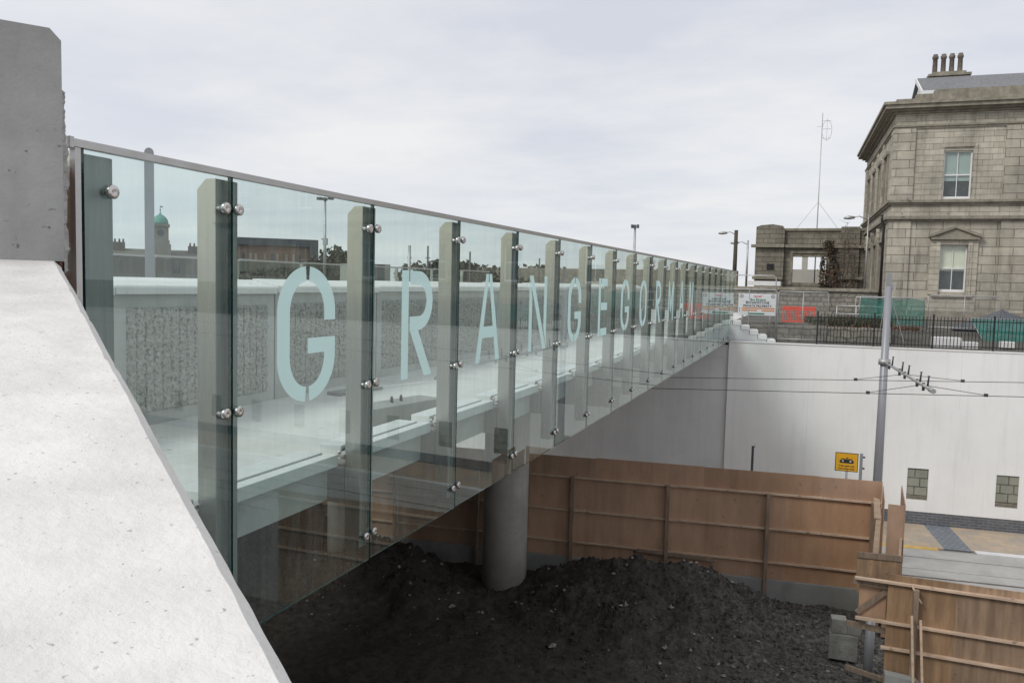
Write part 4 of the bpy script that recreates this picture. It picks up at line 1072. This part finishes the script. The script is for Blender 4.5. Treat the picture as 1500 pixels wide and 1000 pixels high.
for a, b in [(.0, 1.0), (5.3, 6.6), (10.9, 12.2), (16.5, 17.8), (22.1, 23.4)]:
    pj.box(a, b, -.11, -.002, 6.742, 10.578); pj.box(a, b, -.11, -.002, .752, 5.598)
for a, b in [(-.11, 1.0), (4.6, 5.3), (8.0, 8.7), (11.4, 12.1), (15.2, 16.4)]:
    pj.box(-.11, -.002, a, b, 6.742, 10.578); pj.box(-.11, -.002, a, b, .752, 5.598)
pj.each('pilaster', M['ashlar_lo'], bd)
# frieze panels: raised dividers
m = MB()
for a in (1.05, 2.5, 3.85, 5.2): m.box(a, a + .12, -.05, -.002, 10.79, 11.37)
m.each('frieze_divider', M['ashlar_up'], bd)
def sash(x0, x1, z0, z1, y, blind_or_reflection, side=False, cream=False):
    """window with frame, sashes and panes; y = depth of glass behind face"""
    def B(mb, a, b, c, d, e, f, mi=0): mb.box(a, b, c, d, e, f, mi) if not side else mb.box(c, d, a, b, e, f, mi)
    m = MB(); t = .075
    B(m, x0, x0 + t, y, y + .1, z0, z1); B(m, x1 - t, x1, y, y + .1, z0, z1)
    B(m, x0 + t, x1 - t, y, y + .1, z0, z0 + .13); B(m, x0 + t, x1 - t, y, y + .1, z1 - t, z1)
    zm = (z0 + z1) / 2; xm = (x0 + x1) / 2
    B(m, x0 + t, x1 - t, y + .01, y + .09, zm - .035, zm + .035)
    B(m, xm - .018, xm + .018, y + .015, y + .085, z0 + .13, zm - .035); B(m, xm - .018, xm + .018, y + .015, y + .085, zm + .035, z1 - t)
    w = m.build('window', M['white'], bd)
    m = MB(); B(m, x0 + t, x1 - t, y + .045, y + .055, z0 + .13, z1 - t); m.build('pane', M['winglass'], w)
    if blind_or_reflection:
        m = MB(); B(m, x0 + t, x1 - t, y + .11, y + .115, z0 + (z1 - z0) * blind_or_reflection, z1 - t); m.build('blind', M['cream_blind'] if cream else M['blind'], w)
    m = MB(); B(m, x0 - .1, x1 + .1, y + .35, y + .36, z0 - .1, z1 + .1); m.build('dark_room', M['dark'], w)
M['winglass'] = glassmat('window_glass', (.94, .96, .95), 1.7, 0, 1.3)
for i, x in enumerate(fx):
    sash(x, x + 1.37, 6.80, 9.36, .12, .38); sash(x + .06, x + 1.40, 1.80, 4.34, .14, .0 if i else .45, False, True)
    m = MB(); m.box(x - .20, x - .002, -.05, -.003, 6.742, 9.55); m.box(x + 1.372, x + 1.57, -.05, -.003, 6.742, 9.55); m.box(x - .20, x + 1.57, -.07, -.003, 9.552, 9.72); m.build('window_surround', M['ashlar_up'], bd)
    m = MB(); x0, x1 = x - .42, x + 1.88
    m.box(x0, x + .058, -.10, -.003, 1.65, 4.60); m.box(x + 1.402, x1, -.10, -.003, 1.65, 4.60); m.box(x + .058, x + 1.402, -.10, -.003, 4.342, 4.60)
    m.box(x - .15, x + .056, -.16, -.102, 1.65, 4.5); m.box(x + 1.404, x + 1.61, -.16, -.102, 1.65, 4.5)
    m.build('window_surround', M['ashlar_up'], bd)
    m = MB(); m.box(x0 - .02, x1 + .02, -.30, -.003, 4.602, 4.74); m.prism([(x0 - .10, 4.742), (x1 + .10, 4.742), (x1 + .10, 4.84), ((x0 + x1) / 2, 5.32), (x0 - .10, 4.84)], -.24, -.003, 'y')
    xa, xb, xc = x0 - .16, x1 + .16, (x0 + x1) / 2
    m.add([(xa, -.36, 4.742), (xa, -.36, 4.86), (xc, -.36, 5.36), (xb, -.36, 4.86), (xb, -.36, 4.742), (xb - .12, -.36, 4.742), (xc, -.36, 5.22), (xa + .12, -.36, 4.742)] + [(p[0], -.242, p[1]) for p in [(xa, 4.742), (xa, 4.86), (xc, 5.36), (xb, 4.86), (xb, 4.742), (xb - .12, 4.742), (xc, 5.22), (xa + .12, 4.742)]],
          [(0, 1, 2, 6, 7), (2, 3, 4, 5, 6)] + [(i_, (i_ + 1) % 8, 8 + (i_ + 1) % 8, 8 + i_) for i_ in range(8)])
    m.build('pediment', M['trim'], bd)
    m = MB(); m.box(x - .25, x + 1.7, -.22, -.002, 1.50, 1.648, bev=.01); m.build('sill', M['trim'], bd)
    m = MB(); m.box(x - .42, x + 1.88, -.09, -.002, .752, 1.498); m.build('apron', M['ashlar_up'], bd)
for i, (a, b, c, d) in enumerate(lw_up):
    sash(a, b, c, d, .16, .5, True)
    m = MB(); m.box(-.10, -.003, a - .2, a - .002, c - .2, d + .2); m.box(-.10, -.003, b + .002, b + .2, c - .2, d + .2); m.box(-.16, -.003, a - .25, b + .25, d + .202, d + .4); m.build('window_surround', M['trim'], bd)
for i, (a, b, c, d) in enumerate(lw_lo):
    sash(a, b, c, d, .2, 0, True)
    m = MB(); m.box(-.14, -.003, a - .3, a - .002, c - .2, d + .1); m.box(-.14, -.003, b + .002, b + .3, c - .2, d + .1)
    cyc = (a + b) / 2
    vs = [(cyc + .92 * math.cos(R(t)), d + .1 + .62 * math.sin(R(t))) for t in range(0, 181, 15)]
    m.prism(vs, -.20, -.003, 'x'); m.build('window_surround', M['trim'], bd)
    m = MB(); m.box(-.38, -.204, cyc - .14, cyc + .14, d + .35, d + .85, bev=.03); m.lathe([(.12, -.40), (.13, -.32), (.12, -.22)], 12, (0, cyc, d + .80), 'x'); m.build('keystone', M['ashlar_up'], bd)
m = MB(); m.tube([(-.30, -.05 + .35, -.2), (-.30, .30, 5.3), (-.42, .30, 5.7), (-.42, .3, 6.0)], .07, 10); m.build('drainpipe', M['iron'], bd)
for xx, zz in ((.75, 6.80), (.5, 5.95)):
    m = MB(); m.box(xx - .06, xx + .06, -.42, -.30, zz, zz + .12); m.tube([(xx, -.42, zz + .06), (xx, -.56, zz + .04)], .05, 8); m.build('floodlight', M['galv'], bd)
# roof and chimney
ry0, rz0, ry1, rz1 = 4.0, 13.5, 7.0, 14.95
m = MB(); m.prism([(ry0, rz0), (ry1, rz1), (2 * ry1 - ry0, rz0), (2 * ry1 - ry0, rz0 - .1), (ry1, rz1 - .12), (ry0, rz0 - .1)], 1.75, LXX - 2, 'x'); rf = m.build('roof', M['slate'], bd)
m = MB(); m.prism([(ry0 + .3, rz0 - .0), (ry1, rz1 - .13), (2 * ry1 - ry0 - .3, rz0), (2 * ry1 - ry0 - .3, 12.0), (ry0 + .3, 12.0)], 1.95, LXX - 2.2, 'x'); m.build('attic_wall', M['white'], bd)
m = MB(); m.prism([(ry0 - .02, rz0 - .24), (ry0 - .02, rz0 + .02), (ry1, rz1 + .03), (ry1, rz1 - .22)], 1.68, 1.748, 'x'); m.box(1.70, LXX - 2, ry0 - .07, ry0 - .002, rz0 - .22, rz0 + .0); m.build('fascia', M['white'], bd)
ch = MB(); ch.box(2.85, 4.55, 8.0, 9.0, 12, 15.0); ch.box(2.65, 4.75, 7.85, 9.15, 15.002, 15.2, bev=.02); ch.box(2.5, 4.9, 7.7, 9.3, 15.202, 15.36, bev=.02); ch.box(2.75, 4.65, 7.95, 9.05, 15.362, 15.52)
chm = ch.build('chimney', M['trim'], bd)
for k in range(4):
    x = 2.95 + .47 * k
    m = MB(); m.lathe([(.17, 15.522), (.15, 15.65), (.135, 16.42), (.18, 16.45), (.18, 16.6), (.14, 16.62), (.135, 16.72)], 8, (x, 8.5, 0)); m.build('chimney_pot', M['pot'], chm)

# ================================================================== street lamps, masts, distant things
def lamp(name, loc, h, arm, label, wood=False, dirx=-1, r=.09):
    t = thing(name, label, 'street lamp', loc)
    m = MB(); m.tube([(0, 0, 0), (0, 0, h)], [r, r * .8], 10); m.build('lamp_pole', M['bark'] if wood else M['galv'], t)
    m = MB(); m.tube([(0, 0, h - .35), (dirx * arm * .6, 0, h - .12), (dirx * arm, 0, h - .2)], .035, 6); m.build('lamp_arm', M['galv'], t)
    m = MB(); m.tube([(dirx * (arm - .1), 0, h - .2), (dirx * (arm + .25), 0, h - .2), (dirx * (arm + .55), 0, h - .24)], [.07, .13, .06], 8); m.build('lamp_head', M['galv'], t)
    return t
lamp('street_lamp', (-5.95, 62.4, 1.6), 4.5, .75, 'street lamp on a dark thick pole beside the ruined wall', True, r=.17)
lamp('street_lamp', (-5.4, 66.5, 1.6), 4.0, .8, 'thinner street lamp just behind the dark pole', False, r=.09)
lamp('street_lamp', (2.75, 55.0, 1.6), 4.95, .9, 'street lamp reaching out from the corner of the stone building', False, r=.05)
am = thing('radio_mast', 'tall thin radio mast with a ring antenna behind the ruined wall', 'mast', (-.3, 66, 0))
m = MB(); m.tube([(0, 0, 0), (0, 0, 15.2)], [.06, .03], 6); m.build('mast', M['galv'], am)
m = MB()
m.tube([(.35 * math.cos(2 * math.pi * k / 16) + .35, .0, 13.9 + .75 * math.sin(2 * math.pi * k / 16)) for k in range(17)], .016, 5)
for z in (13.3, 14.0, 14.6): m.tube([(0, 0, z), (.65, 0, z)], .012, 5)
m.tube([(.35, 0, 13.1), (.35, 0, 14.8)], .012, 5); m.tube([(-.35, 0, 14.2), (0, 0, 14.2)], .012, 5); m.build('ring_antenna', M['galv'], am)
for i_, (x1_, y1_) in enumerate(((2.2, 66), (-2.2, 66.4))):
    m = MB(); m.tube([(0, 0, 8.5), (x1_, 0, 5.5)], .012, 4); m.build('guy_wire', M['galv'], am)
def fl(loc, h, label, sc=1.):
    t = thing('floodlight_mast', label, 'mast', loc)
    m = MB(); m.tube([(0, 0, 0), (0, 0, h)], [.14, .08], 8); m.build('mast_pole', M['galv'], t)
    m = MB(); m.tube([(-.55 * sc, 0, h), (.6 * sc, 0, h)], .04, 6); m.build('cross_bar', M['galv'], t); m = MB()
    for x in (-.5 * sc, -.05 * sc, .5 * sc): m.box(x - .17 * sc, x + .17 * sc, -.15, .15, h - .14 + .1 * abs(x), h + .06 + .1 * abs(x) + .1 * (1 - sc))
    m.each('lamp_head', M['fargrey'], t)
    m = MB(); m.box(-.12, .2, -.1, .1, h * .55, h * .55 + .5); m.box(-.28, -.1, -.05, .05, h * .6, h * .6 + .12); m.build('equipment_box', M['galv'], t)
    return t
fl((-34.9, 51.4, 0), 7.7, 'floodlight mast rising above the first frosted G')
fl((-13.1, 59.8, 0), 6.2, 'slim floodlight mast rising over the middle of the glass screen', .42)
for i, (x, y, h, r, lab) in enumerate(((-24.06, 44.65, 3.9, .12, 'pale thick pole beyond the deck above the first R'), (-23.0, 45.1, 3.9, .07, 'dark thin pole just beside the pale thick pole'), (-20.5, 46, 3.6, .07, 'thin pole seen through the pane of the first A'), (-16.4, 47.5, 3.3, .06, 'thin pole seen through the pane of the first N'))):
    t = thing('line_pole', lab, 'pole', (x, y, 0)); m = MB(); m.tube([(0, 0, 0), (0, 0, h)], [r, r * .8], 8); m.build('pole_shaft', M['galv'] if i == 0 else M['fargrey'], t)
    m = MB(); m.box(-.15, .15, -.03, .03, h * .8, h * .8 + .05); m.build('cross_arm', M['fargrey'], t)
# cream cabin with grey piers
cc = thing('cream_cabin', 'cream cabin with two dark piers beyond the parapet', 'cabin', (-21.6, 34.2, 0), R(-27))
m = MB(); m.box(-1.2, 1.1, 0, 1.5, 0, 2.45); m.build('cabin_wall', M['cream'], cc)
m = MB(); m.box(1.3, 1.6, 0, .4, 0, 2.4); m.box(1.85, 2.3, 0, .4, 0, 2.4); m.each('pier', M['fargrey'], cc)
m = MB(); m.box(-8, 12, 0, .4, 0, 2.9); tag(m.build('long_grey_wall', M['trim'], loc=(-17, 57, 0), rz=R(-8)), 'long low grey wall behind the far end of the deck', 'wall')

# clock tower block (far)
fa = math.atan2(-126.0 + 0, 1)
def far_frame(px_x, px_y): return math.atan2(px_y, px_x) - math.pi / 2
ct = thing('clock_tower_building', 'distant stone block with chimneys and a green domed clock tower', 'building', (-123.4, 124.6, 0), far_frame(-123.4, 124.6))
m = MB(); holes = [(x, x + 1.1, 2.2, 4.2) for x in [-13 + 3.1 * i for i in range(9)]]
holes_wall(m, -16, 14, 0, 5.6, holes, lambda a, b, c, d: m.box(a, b, 0, .6, c, d)); m.box(-16, 14, .602, 10, 0, 5.6); wl = m.build('wall', M['farstone'], ct)
for h in holes:
    m = MB(); m.box(h[0] + .02, h[1] - .02, .3, .4, h[2], h[3]); m.build('window', M['pane'], wl)
m = MB(); m.prism([(-.3, 5.602), (5, 7.0), (10.3, 5.602)], -16, 14, 'x'); m.build('roof', M['farstone'], ct)
m = MB(); m.box(-9.5, -6.5, 3, 5, 5.7, 8.2)
for x in (-9.1, -8.3, -7.5, -6.8): m.lathe([(.2, 8.2), (.15, 8.9)], 6, (x, 4, 0))
m.build('chimney', M['farstone'], ct)
m = MB(); m.box(5.3, 8.6, 3, 5, 5.7, 7.9)
for x in (5.7, 6.5, 7.3, 8.2): m.lathe([(.2, 7.9), (.15, 8.6)], 6, (x, 4, 0))
m.build('chimney', M['farstone'], ct)
for x in (-15.2, 12.6):
    m = MB(); m.box(x - .7, x + .7, 1, 3, 5.6, 8.2); m.add([(x - .7, 1, 8.2), (x + .7, 1, 8.2), (x + .7, 3, 8.2), (x - .7, 3, 8.2), (x, 2, 9.8)], [(0, 1, 4), (1, 2, 4), (2, 3, 4), (3, 0, 4)]); m.lathe([(.3, 9.4), (.35, 9.8), (.1, 10.3)], 6, (x, 2, 0)); m.build('turret', M['farstone'], ct)
tw = MB(); tw.box(-1.9, 2.0, -.6, 3.6, 0, 8.0); tw.box(-1.65, 1.75, -.4, 3.4, 8.001, 8.8); tw.box(-1.45, 1.55, -.2, 3.2, 8.801, 11.5); tw.box(-1.7, 1.8, -.4, 3.4, 11.501, 12.0)
for x in (-1.55, 1.35): tw.box(x, x + .22, -.32, -.202, 9.0, 11.5)
to = tw.build('clock_tower', M['farpale'], ct)
m = MB(); m.lathe([(1.5, 12.0), (1.52, 12.3), (1.4, 12.9), (1.1, 13.4), (.6, 13.8), (.25, 14.0), (.16, 14.3), (.08, 14.4), (.06, 14.7), (.2, 14.85), (.06, 15.0), (.04, 15.7)], 16, (.05, 1.5, 0)); m.box(.0, .55, 1.45, 1.5, 15.35, 15.62); m.build('dome', M['copper'], to)
m = MB(); m.lathe([(.62, 0), (.62, .04)], 20, (0, 0, 0), 'x')
m.v = [(y + .05, -.24 - x, z + 10.3) for x, y, z in m.v]; m.build('clock_face', M['fargrey'], to)
# modern brick building
mb_ = thing('modern_block', 'distant modern brick block with a dark upper storey and frame', 'building', (-85, 108, 0), far_frame(-85, 108))
m = MB(); m.box(-9, 7.2, 0, 8, 0, 7.0); wl = m.build('wall', M['farbrick'], mb_)
m = MB(); m.box(-9.5, 8.6, -.3, 8, 7.002, 8.2); m.box(7.202, 8.6, -.3, 8, 0, 7.0); m.build('dark_frame', M['fargrey'], mb_)
for i in range(13):
    x = -8.3 + 1.13 * i + (.3 if i % 3 else 0)
    m = MB(); m.box(x, x + .42, -.05, -.001, 3.9, 5.7); m.build('window', M['farpale'] if i % 4 else M['fargrey'], wl)
m = MB(); m.box(-10, 14, -22, -21, 0, 4.0); tag(m.build('stone_terrace', M['farstone'], loc=(-85, 108, 0), rz=far_frame(-85, 108)), 'dim grey stone terrace in front of the modern block', 'building')
m = MB(); m.box(-14, 8, 0, 1, 0, 4.6); tag(m.build('grey_terrace', M['farstone'], loc=(-108, 100, 0), rz=far_frame(-108, 100)), 'dim stone range in front of the clock tower block', 'building')

def bare_tree(loc, h, label, seed, spread=1., cat='tree', mat='bark', twig=6):
    rnd = random.Random(seed); t = thing('bare_tree', label, cat, loc)
    tr = MB(); cr = MB()
    def br_(p, d, L, r, lev):
        q = p + d * L
        (tr if lev == 0 else cr).tube([p, q], [r, r * .65], 5 if lev < 2 else 3, cap=False)
        if lev >= 5: return
        for _ in range(3 if lev < 2 else (3 if lev < 4 else 2)):
            nd = (d + Vector((rnd.uniform(-1, 1), rnd.uniform(-1, 1), rnd.uniform(-.2, .7))) * .6 * spread).normalized()
            br_(p + d * L * rnd.uniform(.55, 1), nd, L * rnd.uniform(.6, .85), r * .6, lev + 1)
    br_(Vector((0, 0, 0)), Vector((0, 0, 1)), h * .3, h * .02, 0)
    tr.build('trunk', M[mat], t); cr.build('crown', M[mat], t)
    return t
bare_tree((-10.84, 92.7, 0), 5.6, 'bare winter tree beyond the far end of the glass screen', 3, 1.3)
bare_tree((-46, 66, 0), 5.0, 'bare winter tree behind the top of the first frosted G', 5, 1.2)
bare_tree((-13.6, 70, 0), 5.6, 'small bare tree beside the slim floodlight mast', 9, .8)
def bush(loc, rx, ry, rz_, n, label, mats, name='evergreen_bush', sz=.18, seed=1):
    rnd = random.Random(seed); t = thing(name, label, 'shrub', loc); m = MB()
    for i in range(n):
        a = rnd.uniform(0, 6.28); b = rnd.uniform(-.3, 1.57); rr = rnd.uniform(.55, 1) * (1 + .25 * math.sin(a * 3 + b * 4))
        p = Vector((rx * rr * math.cos(a) * math.cos(b), ry * rr * math.sin(a) * math.cos(b), rz_ * rr * math.sin(b) + rz_ * .2))
        u = Vector((rnd.uniform(-1, 1), rnd.uniform(-1, 1), rnd.uniform(-1, 1))).normalized() * sz; w_ = u.orthogonal().normalized() * sz * .6
        m.add([p - u, p + w_, p + u, p - w_], [(0, 1, 2, 3)], rnd.randrange(len(mats)))
    m.build('foliage', mats, t)
    m = MB(); m.tube([(0, 0, 0), (0, 0, rz_ * .6)], .05, 6); m.build('stem', M['bark'], t); return t
bush((-37, 56, .8), 2.6, 1.6, 2.5, 2600, 'dark rounded evergreen bush beside the floodlight mast base', [M['leaf'], M['grass']], seed=4)
for i, (x, y, r, h, lab) in enumerate(((-26, 55, 5.5, 1.9, 'low dark hedge seen past the first frosted R'), (-21, 62, 5.5, 1.8, 'low dark hedge seen past the first frosted A'), (-45, 60, 6, 1.3, 'low dark hedge just behind the evergreen bush'))):
    bush((x, y, .7), r, 1.5, h, 3000, lab, [M['leaf'], M['grass'], M['bark']], 'hedge', .25, 11 + i)
# brown shrub and ivy on the ruined wall
iv = thing('climbing_shrub', 'reddish brown bare shrub climbing the ruined wall', 'shrub', (1.0, 60.6, 1.6))
rnd = random.Random(5); m = MB(); lv = MB()
for k in range(17):
    p = Vector((rnd.uniform(-.2, 1.5), rnd.uniform(-.3, .4), 0)); pts = [p.copy()]; d = Vector((rnd.uniform(-.25, .25), rnd.uniform(-.1, .1), 1))
    for s in range(7):
        d = (d + Vector((rnd.uniform(-.3, .3), rnd.uniform(-.2, .2), .1))).normalized(); p = p + d * rnd.uniform(.35, .85); pts.append(p.copy())
        for _ in range(5 if p.z < 3.6 else 1):
            q = p + Vector((rnd.gauss(0, .22), rnd.gauss(0, .2), rnd.gauss(0, .25))); u = Vector((rnd.uniform(-1, 1), rnd.uniform(-1, 1), rnd.uniform(-1, 1))).normalized() * .07; w_ = u.orthogonal().normalized() * .03
            lv.add([q - u, q + w_, q + u, q - w_], [(0, 1, 2, 3)])
        if s > 1:
            e = p + Vector((rnd.uniform(-.6, .6), 0, rnd.uniform(.1, .7))); m.tube([p, e], [.012, .005], 3, cap=False)
    m.tube(pts, [.022 - .0022 * i for i in range(len(pts))], 4, cap=False)
m.build('stems', M['bark'], iv); lv.build('foliage', M['ivy'], iv)
iv2 = thing('dark_ivy', 'dark ivy hanging beside the opening of the ruined wall', 'shrub', (.75, 61.5, 1.7)); lv = MB()
for i in range(1500):
    z = rnd.uniform(.1, 3.6); wdt = .12 + .16 * math.sin(z * 1.3) ** 2; q = Vector((rnd.gauss(-.15 + .35 * (1 if rnd.random() > .45 else -1) * (1 if z < 2.5 else 0), wdt * .6), rnd.uniform(-.15, .2), z))
    u = Vector((rnd.uniform(-1, 1), rnd.uniform(-1, 1), rnd.uniform(-1, 1))).normalized() * .09; w_ = u.orthogonal().normalized() * .05
    lv.add([q - u, q + w_, q + u, q - w_], [(0, 1, 2, 3)], rnd.randrange(2))
lv.build('foliage', [M['ivy'], M['leaf']], iv2)

# ================================================================== camera
f = 1167.
yv = Vector((448, 72, -f)).normalized(); zv = Vector((410, 16500, 1167.)); zv = (zv - yv * zv.dot(yv)).normalized(); xv = yv.cross(zv)
rot = Matrix((xv, yv, zv))     # camera -> world
cam = bpy.data.cameras.new('camera'); co = bpy.data.objects.new('camera', cam); col.objects.link(co)
co.matrix_world = Matrix.Translation((0, 0, EYE)) @ rot.to_4x4()
cam.sensor_fit = 'HORIZONTAL'; cam.sensor_width = 36; cam.lens = 36 * f / 1500; cam.clip_start = .05; cam.clip_end = 3000
scn.camera = co

# ================================================================== light
SUN_EL, SUN_AZ = 42, 214      # azimuth clockwise from +Y
w = bpy.data.worlds.new('World'); scn.world = w; w.use_nodes = True
nt = NT(w.node_tree); nt.n.clear()
out = nt.new('ShaderNodeOutputWorld'); bg = nt.new('ShaderNodeBackground')
sky = nt.new('ShaderNodeTexSky'); sky.sky_type = 'NISHITA'; sky.sun_disc = False; sky.sun_elevation = R(SUN_EL); sky.sun_rotation = R(SUN_AZ)
tc = nt.new('ShaderNodeTexCoord'); sp = nt.new('ShaderNodeSeparateXYZ'); nt.link(tc.outputs['Generated'], sp.inputs[0])
zc = nt.math('ADD', nt.math('MAXIMUM', sp.outputs[2], 0.), .10)
cv = nt.new('ShaderNodeCombineXYZ'); nt.link(nt.math('DIVIDE', sp.outputs[0], zc), cv.inputs[0]); nt.link(nt.math('DIVIDE', sp.outputs[1], zc), cv.inputs[1])
cs = nt.new('ShaderNodeMapping'); cs.inputs['Scale'].default_value = (.9, 1.05, 1); cs.inputs['Rotation'].default_value = (0, 0, R(25)); nt.link(cv.outputs[0], cs.inputs['Vector'])
n1 = nt.noise(cs.outputs[0], .75, 8, .56); n2 = nt.noise(cv.outputs[0], .23, 4, .5)
c = nt.mix(nt.remap(n1, .38, .64), (6.9, 7.15, 7.9), (9.5, 9.4, 9.2))
c = nt.mix(nt.remap(n2, .38, .66, 0, .7), c, (7.5, 7.8, 8.6))
hz = nt.remap(sp.outputs[2], .0, .22, 1., 0.)
c = nt.mix(nt.math('MULTIPLY', hz, .5), c, (8.3, 8.45, 8.7))
c = nt.mix(.93, sky.outputs[0], c)
nt.link(c, bg.inputs[0]); bg.inputs[1].default_value = .1; nt.link(bg.outputs[0], out.inputs[0])
sl = bpy.data.lights.new('sun', 'SUN'); sl.energy = 1.75; sl.angle = R(16); sl.color = (1, .97, .93)
so = bpy.data.objects.new('sun', sl); col.objects.link(so)
sd = Vector((math.sin(R(SUN_AZ)) * math.cos(R(SUN_EL)), math.cos(R(SUN_AZ)) * math.cos(R(SUN_EL)), math.sin(R(SUN_EL))))
so.rotation_euler = sd.to_track_quat('Z', 'Y').to_euler()
scn.view_settings.view_transform = 'Standard'; scn.view_settings.look = 'None'; scn.view_settings.exposure = 0; scn.view_settings.gamma = 1
scn.render.engine = 'CYCLES'
cy = scn.cycles; cy.max_bounces = 8; cy.diffuse_bounces = 3; cy.glossy_bounces = 4; cy.transparent_max_bounces = 24; cy.transmission_bounces = 6
cy.use_denoising = True; cy.sample_clamp_indirect = 6
cy.caustics_reflective = False; cy.caustics_refractive = False
